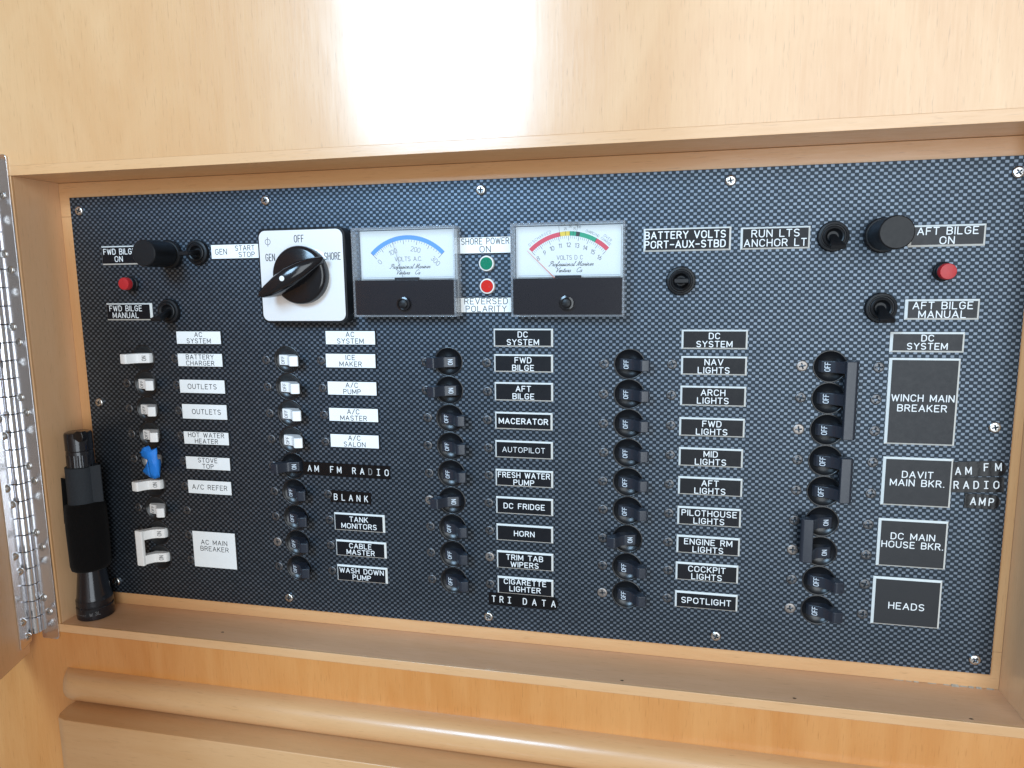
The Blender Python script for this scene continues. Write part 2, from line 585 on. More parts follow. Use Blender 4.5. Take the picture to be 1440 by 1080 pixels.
def ribbon(mb, pts, w, fn, h, mi, round_cap=True):
    """flat stroke of width w along pts (2D), laid through fn(x, y, h)"""
    p = [Vector(pts[0])]
    for q in pts[1:]:
        q = Vector(q)
        if (q - p[-1]).length > w * .12:
            p.append(q)
    if len(p) < 2:
        p = [Vector(pts[0]), Vector(pts[0]) + Vector((w * .2, 0))]
    n = len(p)
    L, R = [], []
    for i in range(n):
        d0 = (p[i] - p[i - 1]).normalized() if i > 0 else None
        d1 = (p[i + 1] - p[i]).normalized() if i < n - 1 else None
        d = (d0 + d1).normalized() if (d0 and d1) else (d0 or d1)
        nn = Vector((-d.y, d.x))
        k = 1.0
        if d0 and d1:
            k = 1 / max(.6, nn.dot(Vector((-d0.y, d0.x))))
        L.append(p[i] + nn * w / 2 * k)
        R.append(p[i] - nn * w / 2 * k)
    vs, fs = [], []
    for a, b in zip(L, R):
        vs += [fn(a.x, a.y, h), fn(b.x, b.y, h)]
    for i in range(n - 1):
        fs.append((2 * i, 2 * i + 1, 2 * i + 3, 2 * i + 2))
    if round_cap:
        for end, sgn, (ia, ib) in ((p[0], -1, (0, 1)), (p[-1], 1, (2 * n - 2, 2 * n - 1))):
            d = (p[1] - p[0]).normalized() if sgn < 0 else (p[-1] - p[-2]).normalized()
            nn = Vector((-d.y, d.x))
            idx = [ia]
            for t in (45, 90, 135):
                q = end + nn * (w / 2 * math.cos(math.radians(t))) + d * sgn * (w / 2 * math.sin(math.radians(t)))
                vs.append(fn(q.x, q.y, h))
                idx.append(len(vs) - 1)
            idx.append(ib)
            fs.append(tuple(idx))
    mb.grid(vs, fs, mi)


def text_width(s, font, gap, space):
    w, first = 0, True
    for ch in s:
        if ch == ' ':
            w += space
            continue
        w += font[ch][0] + gap
    return w - gap


def write(mb, s, cx, cy, cap, stroke, o, mi=0, fn=None, width=None, font=G, gap=.30, space=.62, slant=0.0, condense=1.0, wobble=0.0, rot=0.0):
    """text centred at (cx, cy) in the local x/u plane; cy is the middle of the capitals"""
    if fn is None:
        fn = lambda x, y, h: (x, y, h)
    tw = text_width(s, font, gap, space)
    sx = cap * condense if width is None else width / tw
    x = -tw / 2
    cr, sr = math.cos(math.radians(rot)), math.sin(math.radians(rot))
    k = 0
    for ch in s:
        if ch == ' ':
            x += space
            continue
        gw, strokes = font[ch]
        dy = random.uniform(-wobble, wobble)
        for pl in strokes:
            for seg in split_sharp(pl):
                q = []
                for a, b in seg:
                    lx, ly = (x + a + slant * b) * sx, (b - .5 + dy) * cap
                    q.append((cx + lx * cr - ly * sr, cy + lx * sr + ly * cr))
                ribbon(mb, q, stroke, fn, o + (k % 9) * .004, mi)
                k += 1
        x += gw + gap


# ---------------------------------------------------------------- shared small parts
def circle(r, n, cx=0, cu=0):
    return [(cx + r * math.cos(2 * math.pi * k / n), cu + r * math.sin(2 * math.pi * k / n)) for k in range(n)]


def fill_with_holes(bm, outer, holes, o, mi=0):
    es = []
    for loop in [outer] + holes:
        vs = [bm.verts.new(V(x, u, o)) for x, u in loop]
        es += [bm.edges.new((vs[i], vs[(i + 1) % len(vs)])) for i in range(len(vs))]
    r = bmesh.ops.triangle_fill(bm, use_beauty=True, use_dissolve=False, edges=es)
    for g in r['geom']:
        if isinstance(g, bmesh.types.BMFace):
            g.material_index = mi


def screw_mesh(name, r, dome, mats, flat=False, cross=0.56, cw=0.15):
    """pan head with a real cross recess"""
    bm = bmesh.new()
    a, b = r * cross, r * cw
    cr = [(b, b), (b, a), (-b, a), (-b, b), (-a, b), (-a, -b), (-b, -b), (-b, -a), (b, -a), (b, -b), (a, -b), (a, b)]
    rim = circle(r * .72, 24)
    top = dome
    fill_with_holes(bm, rim, [cr], top, 0)
    mb = MB()
    prof = [(r, 0), (r, dome * .3), (r * .94, dome * .68), (r * .84, dome * .9), (r * .72, top)]
    mb.lathe(prof, 24, cap0=False, cap1=False)
    mb.loft([[(x, u, top) for x, u in cr], [(x * .7, u * .7, top - dome * 1.1) for x, u in cr]], 1, cap0=False, cap1=True)
    me = bpy.data.meshes.new(name)
    me.from_pydata(mb.v, [], mb.f)
    bm2 = bmesh.new()
    bm2.from_mesh(me)
    for f, mi in zip(bm2.faces, mb.m):
        f.material_index = mi
    bm.to_mesh(me)
    bm2.from_mesh(me)
    bmesh.ops.remove_doubles(bm2, verts=bm2.verts, dist=1e-6)
    bmesh.ops.recalc_face_normals(bm2, faces=bm2.faces)
    bm2.to_mesh(me)
    bm.free()
    bm2.free()
    me.materials.clear()
    for mt in mats:
        me.materials.append(M[mt])
    me.polygons.foreach_set('use_smooth', [True] * len(me.polygons))
    me.set_sharp_from_angle(angle=math.radians(38))
    return me


SCREW_STEEL = screw_mesh('screw', 3.3, 1.7, ['stainless', 'recess_dark'])
SCREW_BLACK = screw_mesh('screw', 3.15, 0.7, ['black_screw', 'recess_dark'], cross=.72, cw=.19)
SCREW_WORN = screw_mesh('screw', 3.3, 0.7, ['worn_screw', 'recess_dark'], cross=.6, cw=.15)
SCREW_HINGE = screw_mesh('screw', 2.9, 0.9, ['stainless', 'recess_dark'], cross=.5, cw=.14)

# ---------------------------------------------------------------- the cabinet
FR = 35.0            # the front face stands this far in front of the panel face
BK = -3.0            # the backing frame lies this far behind it
X0, X1 = -295.0, 340.5
T, Bm = 127.0, -195.5      # opening top and shelf in u (up)

cab = empty('cabinet', W(0, 0, 0))
tag(cab, 'honey-coloured varnished wood cabinet front with a deep recess around the switch panel', 'cabinet')


def slab(name, x0, x1, u0, u1, o0, o1, mat, bevel=0.4):
    mb = MB()
    mb.box(x0, x1, u0, u1, o0, o1)
    return put(name, mb.mesh(name, [mat], bevel=bevel), cab)


slab('face_panel', -760, 900, T + 6.4, 640, FR - 18, FR, 'veneer', .1)
slab('edge_trim', -760, 900, T, T + 6.39, FR - 2.0, FR + .06, 'edge_wood', .16)
slab('edge_trim', -760, 900, Bm - 6.24, Bm, FR - 2.0, FR + .06, 'edge_wood', .3)
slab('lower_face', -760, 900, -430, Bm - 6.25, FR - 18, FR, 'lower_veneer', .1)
slab('face_stile', -760, X0, Bm + .05, T - .05, FR - 2.0, FR, 'veneer', .4)
slab('face_stile', X1, 900, Bm + .05, T - .05, FR - 2.0, FR, 'veneer', .6)
slab('recess_side', X0 - 14, X0, Bm + .03, T - .03, BK - 4, FR - 2.02, 'side_wood', .05)
slab('recess_side', X1, X1 + 14, Bm + .03, T - .03, BK - 4, FR - 2.02, 'side_wood', .05)
slab('recess_top', X0 - 14, X1 + 14, T, T + 5.5, BK - 4, FR - 2.02, 'edge_wood', .05)
slab('shelf', X0 - 14, X1 + 14, Bm - 5.5, Bm, BK - 4, FR - 2.02, 'shelf_wood', .05)
# the frame the panel is screwed to
slab('backing_rail', X0 + .1, X1 - .1, T - 24, T - .1, BK - 14, BK, 'back_wood', .25)
slab('backing_rail', X0 + .1, X1 - .1, Bm + .1, Bm + 24, BK - 14, BK, 'back_wood', .25)
slab('backing_stile', X0 + .1, X0 + 26, Bm + 24.1, T - 24.1, BK - 14, BK, 'back_stile_wood', .25)
slab('backing_stile', X1 - 26, X1 - .1, Bm + 24.1, T - 24.1, BK - 14, BK, 'back_stile_wood', .25)

# half-round rail with a rounded end, and the thicker panel below it
mb = MB()
u_top, u_bot, dep = -229.5, -251.0, 14.0
def rail_profile(k):
    pts = []
    for i in range(13):
        a = math.radians(90 - 180 * i / 12)
        pts.append(((u_top + u_bot) / 2 + (u_top - u_bot) / 2 * math.sin(a) * (1 - .0 * k), FR + dep * k * (max(0, math.cos(a)) ** .75)))
    return pts
rings = []
for x, k in ((-292, .05), (-291.4, .35), (-289.6, .62), (-286.5, .84), (-282, .96), (-277, 1), (900, 1)):
    rings.append([(x, uu, oo) for uu, oo in rail_profile(k)])
mb.loft(rings, closed=False, cap0=False, cap1=False)
put('half_round_rail', mb.mesh('half_round_rail', ['rail_wood'], smooth=60), cab)

mb = MB()
pu, pf = -251.4, FR + 28
ring = []
outl = [(-281.5, FR), (-283, FR + 12), (-281.5, FR + 21), (-278, FR + 26), (-271, FR + 28), (900, FR + 28), (900, FR)]
mb.loft([[(x, u, o) for x, o in outl] for u in (-430, pu)])
put('lower_panel', mb.mesh('lower_panel', ['rail_wood'], bevel=.8, smooth=25), cab)

# old caulk in the shelf corner and nail holes
mb = MB()
x = 338.0
while x > 288:
    w = random.uniform(3, 7)
    h = random.uniform(.5, 1.3) * (1.0 if x > 318 else .45)
    mb.loft([[(x - w, Bm - .3, BK + .2), (x, Bm - .3, BK + .2), (x, Bm - .3, BK + h * 1.6), (x - w, Bm - .3, BK + h * 1.4)],
             [(x - w * .9, Bm + h, BK - .1), (x - w * .1, Bm + h * .8, BK - .1), (x - w * .1, Bm + h * .5, BK + h * .5), (x - w * .9, Bm + h * .5, BK + h * .6)]])
    x -= w * random.uniform(.95, 1.9)
put('caulk', mb.mesh('caulk', ['caulk'], smooth=60), cab)
for px, py in ((1366, 1011), (1117, 982), (313, 889), (875, 957)):
    mb = MB()
    d = RC.transposed() @ Vector(((px - 720) / FPX, (py - 540) / FPX, 1.0))
    t = (-Bm - CAM[1]) / d.y
    cx, cz = CAM[0] + t * d.x, CAM[2] + t * d.z
    a = random.uniform(0, 3)
    mb.grid([(cx + 1.5 * math.cos(a + k) * (1.0 if k % 2 else .6), Bm + .06, -cz + .8 * math.sin(a + k)) for k in range(6)], [tuple(range(6))])
    put('nail_hole', mb.mesh('nail_hole', ['dark_speck']), cab)

# ---------------------------------------------------------------- cabinet door and its piano hinge
HX, HO = -313.2, FR + 3.6          # hinge pin
HT, HB = 141.0, -207.0
DOOR_A = math.radians(20)          # the door stands open, 20 degrees short of square to the cabinet

hinge = empty('piano_hinge', W(HX, 0, -HO))
hinge.parent = cab
hinge['label'] = 'long polished steel piano hinge with staggered screws joining the door to the cabinet'
mb = MB()
pts = [(3.0, HB - HB), ]
leaf = [(2.6, HB), (17.4 - 2.4, HB)] + [(15 + 2.4 * math.sin(math.radians(t)), HB + 2.4 - 2.4 * math.cos(math.radians(t))) for t in (22, 45, 67, 90)]
leaf += [(17.4 - 2.4 + 2.4 * math.cos(math.radians(t)), HT - 2.4 + 2.4 * math.sin(math.radians(t))) for t in (0, 22, 45, 67, 90)] + [(2.6, HT)]
mb.prism(leaf, -3.3, -2.2)
put('leaf', mb.mesh('leaf', ['hinge_steel'], bevel=.25), hinge)
ca, sa = math.cos(DOOR_A), math.sin(DOOR_A)
def door_pt(t, u, n):
    """t along the door from the pin, n out of its inner face"""
    return (sa * t + ca * n, u, ca * t - sa * n)
mb = MB()
prof = [(2.6, HB), (17.0, HB), (17.0, HT), (2.6, HT)]
mb.loft([[door_pt(t, u, n) for t, u in prof] for n in (-3.3, -2.2)])
put('leaf', mb.mesh('leaf', ['hinge_steel'], bevel=.2), hinge)
KN = 12.7
k, u = 0, HT
kmb = MB()
kmb.lathe([(3.25, .35), (3.45, .5), (3.45, KN - .5), (3.25, KN - .35)], 20, axis='u')
kmb_me = kmb.mesh('knuckle', ['hinge_steel'], smooth=40)
pmb = MB()
pmb.lathe([(2.5, HT - 27 * KN + .5), (2.5, HT - .5)], 16, axis='u')
put('pin', pmb.mesh('pin', ['black_satin'], smooth=40), hinge)
while u - KN > HB - 1:
    u -= KN
    put('knuckle', kmb_me, hinge, V(0, u, 0))
for a in range(-2, 5):
    for dx, du in ((7.2, 0), (11.0, -10.8)):
        uu = 25.0 - 50.0 * a + du
        if HB + 4 < uu < HT - 4:
            put('screw', SCREW_HINGE, hinge, V(dx, uu, -2.25), spin(random.uniform(0, 90)))
for a in range(-2, 5):
    uu = 12 - 50.0 * a
    for tt, du in ((12.0, 0), (8.0, -13)):
        if HB + 4 < uu + du < HT - 4:
            s = put('screw', SCREW_HINGE, hinge, V(*door_pt(tt, uu + du, -2.25)))
            s.rotation_euler = (0, 0, math.pi / 2 - DOOR_A)

mb = MB()
prof = [(3.5, HB - 8), (316, HB - 8), (316, HT + 6), (3.5, HT + 6)]
mb.loft([[door_pt(t, u, n) for t, u in prof] for n in (-22, -3.4)])
door = put('door', mb.mesh('door', ['door_wood'], bevel=.8), cab, W(HX, 0, -HO))
door['label'] = 'open wooden door hanging from the piano hinge'

# ---------------------------------------------------------------- the switch panel
COLX = [-232.96, -117.57, 0.0, 118.20, 235.36]
PITCHY = 19.05
PX0, PX1, PT, PB = -283.5, 333.8, 116.0, -184.6
HOLE_R = 9.2

panel = empty('switch_panel', W(0, 0, 0))
tag(panel, 'dark blue-black carbon-weave electrical panel board screwed into the wooden recess', 'panel board')
bm = bmesh.new()
outer = [(PX0, PB), (PX1, PB), (PX1, PT), (PX0, PT)]
holes = [circle(HOLE_R, 28, x, -r * PITCHY) for x in COLX for r in range(9)]
fill_with_holes(bm, outer, holes, 0.0, 0)
me = bpy.data.meshes.new('board')
bm.to_mesh(me)
bm.free()
mb = MB()
for loop in [outer] + holes:
    mb.loft([[(x, u, 0) for x, u in loop], [(x, u, -2.9) for x, u in loop]], 1, cap0=False, cap1=False)
bm = bmesh.new()
bm.from_mesh(me)
for f in bm.faces:
    f.material_index = 0
    if f.normal.y > 0:
        f.normal_flip()
me2 = bpy.data.meshes.new('tmp')
me2.from_pydata(mb.v, [], mb.f)
me2.polygons.foreach_set('material_index', mb.m)
bm.from_mesh(me2)
bmesh.ops.remove_doubles(bm, verts=bm.verts, dist=1e-7)
bm.to_mesh(me)
bm.free()
bpy.data.meshes.remove(me2)
me.materials.append(M['weave'])
me.materials.append(M['panel_edge'])
put('board', me, panel)
for px, py in ((111, 296.5), (373, 282), (676, 267), (1027.5, 254), (1432.5, 242), (139.5, 566), (1399, 601), (163.5, 818), (406.5, 840.5), (687, 867), (1006.5, 894.5), (1371, 928)):
    X, Y = U(px, py, -1)
    put('screw', SCREW_STEEL, panel, V(X, -Y, 0.02), spin(random.uniform(0, 90)))

# ---------------------------------------------------------------- circuit breakers
mb = MB()
mb.lathe([(9.15, -2.5), (9.15, 0.02), (9.8, 0.02), (9.75, .22), (9.5, .34), (9.1, .34), (8.85, .1), (8.4, -.35), (7.6, -1.0), (6.4, -1.65), (5.0, -2.15), (3.4, -2.5), (1.8, -2.7), (0.3, -2.75)], 40, cap0=False, cap1=True)
BEZEL = mb.mesh('bezel', ['bezel_black'], smooth=50)


def handle_profile(s):
    pts = [(-6.4, -3.6), (-6.2, -.6), (-5.2, 1.2), (1.2, 3.0), (3.0, 4.0), (5.0, 6.4), (6.4, 8.8), (7.3, 9.6), (8.6, 9.75), (12.0, 8.9), (12.9, 8.2), (12.6, 7.0), (10.2, 3.6), (7.6, 1.0), (6.6, -.6), (6.4, -3.6)]
    return [(s * x, o) for x, o in pts]


HANDLE = {}
LETTER = {}
for s, st in ((1, 'off'), (-1, 'on')):
    for colr in ('black_handle', 'white_handle'):
        mb = MB()
        mb.prism_xo(handle_profile(s), -3.5, 3.5)
        HANDLE[st, colr] = mb.mesh('handle', [colr], bevel=.45, bseg=2, smooth=32)
        mb = MB()
        # lettering on the sloping drum face, reading upwards
        ax_, ao_, bx_, bo_ = -5.2, 1.2, 1.2, 3.0
        ln = math.hypot(bx_ - ax_, bo_ - ao_)
        dx_, do_ = (bx_ - ax_) / ln, (bo_ - ao_) / ln
        cx_, co_ = (ax_ + bx_) / 2 + .1, (ao_ + bo_) / 2 + .03
        def fn(tx, ty, h, s=s):
            # text x -> up, text y -> towards -x along the slope
            return (s * (cx_ - (s * ty) * dx_) - do_ * 0 * s, tx, co_ - (s * ty) * do_ + h) if s > 0 else (-(cx_ + ty * dx_), tx, co_ + ty * do_ + h)
        write(mb, st.upper(), 0, 0, 2.9, .38, .05, 0, fn=fn, width=5.2 if st == 'off' else 3.4, gap=.3)
        LETTER[st, colr] = mb.mesh('lettering', ['handle_ink' if colr == 'black_handle' else 'handle_dark_ink'], recalc=False)


def tie_mesh(n, s, colr):
    mb = MB()
    h = (n - 1) * PITCHY / 2 + 4.1
    mb.prism_xo([(s * 6.2, 8.2), (s * 6.6, 10.6), (s * 12.4, 10.2), (s * 13.6, 9.0), (s * 13.3, 6.6), (s * 8.0, 6.4)], -h, h)
    return mb.mesh('tie_bar', [colr], bevel=.6, smooth=35)


def breaker(col, rows, state, colr, label, worn=(), screws='lr'):
    s = 1 if state == 'off' else -1
    yc = sum(rows) / len(rows) * PITCHY
    root = empty('circuit_breaker', W(COLX[col], yc, 0))
    tag(root, label, 'circuit breaker', 'circuit breakers of the switch panel')
    for r in rows:
        du = yc - r * PITCHY
        put('bezel', BEZEL, root, V(0, du, 0))
        h = put('handle', HANDLE[state, colr], root, V(0, du, 0))
        put('lettering', LETTER[state, colr], h)
        for side, dx in (('l', -15.8), ('r', 26.1)):
            if side in screws:
                w = (r, side) in worn
                put('screw', SCREW_WORN if w else SCREW_BLACK, root, V(dx + random.uniform(-.25, .25), du + random.uniform(-.25, .25), .02), spin(random.uniform(-20, 20)))
    if len(rows) > 1:
        put('tie_bar', tie_mesh(len(rows), s, colr), root)
    return root


WH, BL = 'white_handle', 'black_handle'
breaker(0, [0], 'on', WH, 'white-handled circuit breaker switched on next to the BATTERY CHARGER nameplate')
breaker(0, [1], 'off', WH, 'white-handled breaker switched off, next below the BATTERY CHARGER breaker')
breaker(0, [2], 'off', WH, 'white-handled breaker switched off, next above the HOT WATER HEATER breaker')
breaker(0, [3], 'off', WH, 'white-handled circuit breaker switched off next to the HOT WATER HEATER nameplate')
breaker(0, [4], 'off', WH, 'white-handled circuit breaker wrapped in blue tape next to the STOVE TOP nameplate')
breaker(0, [5], 'on', WH, 'white-handled circuit breaker switched on next to the A/C REFER nameplate')
breaker(0, [6], 'off', WH, 'white-handled circuit breaker without a nameplate, just above the AC MAIN BREAKER')
breaker(0, [7, 8], 'on', WH, 'double white-handled circuit breaker next to the AC MAIN BREAKER nameplate')
for r, t in enumerate(('ICE MAKER', 'A/C PUMP', 'A/C MASTER', 'A/C SALON')):
    breaker(1, [r], 'off', WH, f'white-handled circuit breaker switched off next to the {t} nameplate')
breaker(1, [4], 'on', BL, 'black circuit breaker switched on at the start of the AM FM RADIO tape', screws='l')
for r, t in ((5, 'embossed BLANK tape'), (6, 'TANK MONITORS nameplate'), (7, 'CABLE MASTER nameplate'), (8, 'WASH DOWN PUMP nameplate')):
    breaker(1, [r], 'off', BL, f'black circuit breaker switched off next to the {t}', worn=((7, 'l'),))
for r, (t, st) in enumerate((('FWD BILGE', 'on'), ('AFT BILGE', 'on'), ('MACERATOR', 'off'), ('AUTOPILOT', 'off'), ('FRESH WATER PUMP', 'off'), ('DC FRIDGE', 'on'), ('HORN', 'off'), ('TRIM TAB WIPERS', 'off'), ('CIGARETTE LIGHTER', 'off'))):
    breaker(2, [r], st, BL, f'black circuit breaker switched {st} next to the {t} nameplate', worn=((5, 'l'), (7, 'r')))
for r, (t, st) in enumerate((('NAV', 'off'), ('ARCH', 'off'), ('FWD', 'off'), ('MID', 'off'), ('AFT', 'off'), ('PILOTHOUSE', 'off'), ('ENGINE RM', 'on'), ('COCKPIT', 'off'), ('SPOTLIGHT', 'off'))):
    t2 = t if t == 'SPOTLIGHT' else t + ' LIGHTS'
    breaker(3, [r], st, BL, f'black circuit breaker switched {st} next to the {t2} nameplate', worn=((8, 'l'),))
W5 = ((0, 'l'), (2, 'l'), (8, 'l'))
breaker(4, [0, 1, 2], 'off', BL, 'triple-pole black circuit breaker switched off next to the WINCH MAIN BREAKER nameplate', worn=W5)
breaker(4, [3, 4], 'off', BL, 'double-pole black circuit breaker switched off next to the DAVIT MAIN BKR. nameplate', worn=W5)
breaker(4, [5, 6], 'on', BL, 'double-pole black circuit breaker switched on next to the DC MAIN HOUSE BKR. nameplate', worn=((6, 'l'),))
breaker(4, [7], 'off', BL, 'single black circuit breaker beside the upper half of the HEADS nameplate', worn=W5)
breaker(4, [8], 'off', BL, 'single black circuit breaker beside the lower half of the HEADS nameplate', worn=W5)

# ---------------------------------------------------------------- engraved nameplates


def nameplate(box, lines, label, kind='black', cap=3.4, pitch=4.95, dy=0.0, dx=0.0, stroke=None, sizes=None, thick=1.5):
    x0, y0 = U(box[0], box[1])
    x1, y1 = U(box[2], box[3])
    w, h = x1 - x0, y1 - y0
    cx, cy = (x0 + x1) / 2, (y0 + y1) / 2
    b = {'black': 1.15, 'grey': 1.3, 'white': .55}[kind]
    face, core, ink = {'black': ('label_black', 'core_white', 'ink_white'), 'grey': ('label_grey', 'core_white', 'ink_white'), 'white': ('label_white', 'core_black', 'ink_dark')}[kind]
    mb = MB()
    hw, hh = w / 2, h / 2
    mb.loft([[(-hw, -hh, .01), (hw, -hh, .01), (hw, hh, .01), (-hw, hh, .01)],
             [(-hw, -hh, .35), (hw, -hh, .35), (hw, hh, .35), (-hw, hh, .35)],
             [(-hw + b, -hh + b * .8, thick), (hw - b, -hh + b * .8, thick), (hw - b, hh - b * .8, thick), (-hw + b, hh - b * .8, thick)]])
    o = put('nameplate', mb.mesh('nameplate', [core]), None, W(cx, cy, 0))
    tag(o, label, 'nameplate', {'black': 'black nameplates', 'grey': 'black nameplates', 'white': 'white nameplates'}[kind])
    mb = MB()
    mb.box(-hw + b, hw - b, -hh + b * .8, hh - b * .8, thick + .005, thick + .06)
    put('face', mb.mesh('face', [face]), o)
    mb = MB()
    st = stroke or (.55 if kind != 'white' else .47)
    n = len(lines)
    for i, ln in enumerate(lines):
        uu = ((n - 1) / 2 - i) * pitch + dy
        s2 = sizes[i] if sizes else 1.0
        ox = 0
        if isinstance(ln, tuple):
            ln, ox = ln
        tw = text_width(ln, G, .32, .66) * cap * 1.11 * s2
        wid = min(tw, w - 2 * b - 2.0)
        write(mb, ln, dx + ox, uu, cap, st, thick + .075, 0, width=wid, gap=.32, space=.66)
    put('lettering', mb.mesh('lettering', [ink], recalc=False), o)
    return o


NB = 'black nameplate with white edges engraved '
NW = 'white nameplate engraved '
# AC column one
nameplate((248.7, 465, 313.7, 484.5), ['AC', 'SYSTEM'], NW + 'AC SYSTEM just above the BATTERY CHARGER nameplate', 'white', cap=3.15, pitch=4.5)
nameplate((250.7, 496, 316, 516.2), ['BATTERY', 'CHARGER'], NW + 'BATTERY CHARGER', 'white', cap=3.15, pitch=4.5)
nameplate((253.2, 532.5, 319.5, 554), ['OUTLETS'], NW + 'OUTLETS just below the BATTERY CHARGER nameplate', 'white', cap=3.35)
nameplate((256.7, 566.7, 322.5, 590.7), ['OUTLETS'], NW + 'OUTLETS just above the HOT WATER HEATER nameplate', 'white', cap=3.35, dx=1.6)
nameplate((259.2, 605, 325, 626.5), ['HOT WATER', 'HEATER'], NW + 'HOT WATER HEATER', 'white', cap=3.15, pitch=4.5)
nameplate((262, 640, 326.7, 662), ['STOVE', 'TOP'], NW + 'STOVE TOP', 'white', cap=3.15, pitch=4.5)
nameplate((265, 673, 328.7, 696.5), ['A/C REFER'], NW + 'A/C REFER', 'white', cap=3.35)
nameplate((271.2, 744.5, 336.2, 800.7), ['AC MAIN', 'BREAKER'], 'large square ' + NW + 'AC MAIN BREAKER', 'white', cap=3.35, pitch=5.0, dy=3.2)
# AC column two
nameplate((458, 464.4, 530, 485.2), ['AC', 'SYSTEM'], NW + 'AC SYSTEM just above the ICE MAKER nameplate', 'white', cap=3.15, pitch=4.5)
nameplate((458.3, 496.2, 530.6, 518.0), ['ICE', 'MAKER'], NW + 'ICE MAKER', 'white', cap=3.15, pitch=4.5)
nameplate((461, 535, 532, 556.7), ['A/C', 'PUMP'], NW + 'A/C PUMP', 'white', cap=3.15, pitch=4.5)
nameplate((463, 572, 534.2, 594), ['A/C', 'MASTER'], NW + 'A/C MASTER', 'white', cap=3.15, pitch=4.5)
nameplate((465, 608.7, 535.2, 631), ['A/C', 'SALON'], NW + 'A/C SALON', 'white', cap=3.15, pitch=4.5)
nameplate((470.2, 720, 542, 749.2), ['TANK', 'MONITORS'], NB + 'TANK MONITORS')
nameplate((472.7, 758, 544.2, 785.4), ['CABLE', 'MASTER'], NB + 'CABLE MASTER', pitch=4.7)
nameplate((474.4, 793, 545.8, 820.8), ['WASH DOWN', 'PUMP'], NB + 'WASH DOWN PUMP', pitch=4.7)
# DC column three
nameplate((694.3, 462, 777.9, 488), ['DC', 'SYSTEM'], NB + 'DC SYSTEM just above the FWD BILGE breaker nameplate', dy=-.3)
nameplate((695, 497.9, 777.9, 524), ['FWD', 'BILGE'], NB + 'FWD BILGE on two lines, below a DC SYSTEM nameplate', dy=-.3)
nameplate((695.7, 537, 778, 564.7), ['AFT', 'BILGE'], NB + 'AFT BILGE on two lines, just above the MACERATOR nameplate', dy=-.4)
nameplate((696.3, 578.7, 777.2, 605.3), ['MACERATOR'], NB + 'MACERATOR', stroke=.62)
a = nameplate((696.6, 618.5, 777.7, 646), ['AUTOPILOT'], 'black nameplate with a thin printed AUTOPILOT strip pasted on it', stroke=.36, cap=3.3)
nameplate((697, 658.9, 778, 686.3), ['FRESH WATER', 'PUMP'], NB + 'FRESH WATER PUMP', dy=-.2)
nameplate((697.8, 697.4, 778, 725.6), ['DC FRIDGE'], NB + 'DC FRIDGE')
nameplate((698.2, 735.7, 778, 764), ['HORN'], NB + 'HORN')
nameplate((698.8, 773.2, 778.3, 803.3), ['TRIM TAB', 'WIPERS'], NB + 'TRIM TAB WIPERS', dy=-.2)
nameplate((699.8, 809.2, 778.3, 839.3), ['CIGARETTE', 'LIGHTER'], NB + 'CIGARETTE LIGHTER', dy=.6)
# DC column four
nameplate((958.7, 463.5, 1050.8, 491.2), ['DC', 'SYSTEM'], NB + 'DC SYSTEM just above the NAV LIGHTS nameplate', dy=-.3)
for (bx, ln) in (((958, 500.6, 1049.7, 528), 'NAV'), ((956.9, 542.1, 1048.4, 571.9), 'ARCH'), ((955.4, 586.3, 1046.6, 615.2), 'FWD'), ((954.7, 628.4, 1044, 657.9), 'MID'),
                 ((953.8, 669.2, 1043.2, 698.7), 'AFT'), ((952.8, 711, 1041.3, 741.7), 'PILOTHOUSE'), ((951.6, 751.4, 1039.7, 782), 'ENGINE RM'), ((950.3, 789.1, 1037.4, 820.4), 'COCKPIT')):
    nameplate(bx, [ln, 'LIGHTS'], NB + ln + ' LIGHTS', cap=3.5, pitch=5.0, dy=-.2)
nameplate((949.3, 829.6, 1036.5, 859.6), ['SPOTLIGHT'], NB + 'SPOTLIGHT', cap=3.6)
# DC column five
nameplate((1252, 466.8, 1354.5, 495.8), ['DC', 'SYSTEM'], NB + 'DC SYSTEM just above the WINCH MAIN BREAKER nameplate', 'grey', cap=3.4, pitch=4.7, dy=.1)
nameplate((1250.5, 503.2, 1341, 627), ['WINCH MAIN', 'BREAKER'], 'tall charcoal nameplate engraved WINCH MAIN BREAKER', 'grey', cap=3.7, pitch=5.9, dy=-.6)
nameplate((1242, 641.7, 1335, 714), ['DAVIT', 'MAIN BKR.'], 'square charcoal nameplate engraved DAVIT MAIN BKR.', 'grey', cap=3.7, pitch=5.0, dy=2.2)
nameplate((1235.5, 728, 1328, 800.7), ['DC MAIN', 'HOUSE BKR.'], 'square charcoal nameplate engraved DC MAIN HOUSE BKR.', 'grey', cap=3.7, pitch=5.2, dy=2.0)
nameplate((1228, 809.5, 1319.5, 883.7), ['HEADS'], 'square charcoal nameplate engraved HEADS', 'grey', cap=3.9, dy=-2.2)
# top row
nameplate((142.9, 346.6, 208.5, 371.5), [('FWD BILGE', -3.0), ('ON', -4)], NB + 'FWD BILGE ON, partly behind a black fuse holder', cap=3.7, pitch=5.2, sizes=[.86, .92])
nameplate((150.1, 426.6, 216, 450.3), [('FWD BILGE', -2.2), ('MANUAL', -2.6)], NB + 'FWD BILGE MANUAL', cap=3.7, pitch=5.0, sizes=[.88, .92])
g = nameplate((297.5, 344, 370, 363.5), [], NW + 'GEN START STOP, tucked against the rotary switch', 'white')
mb = MB()
write(mb, 'GEN', -11.5, 0, 3.6, .44, 1.58, width=8.8)
write(mb, 'START', 7.0, 2.2, 3.2, .44, 1.58, width=14.6)
write(mb, 'STOP', 8.2, -2.2, 3.2, .44, 1.58, width=12)
gl = [c for c in g.children if c.name.startswith('lettering')][0]
gl.data = mb.mesh('lettering', ['ink_dark'], recalc=False)
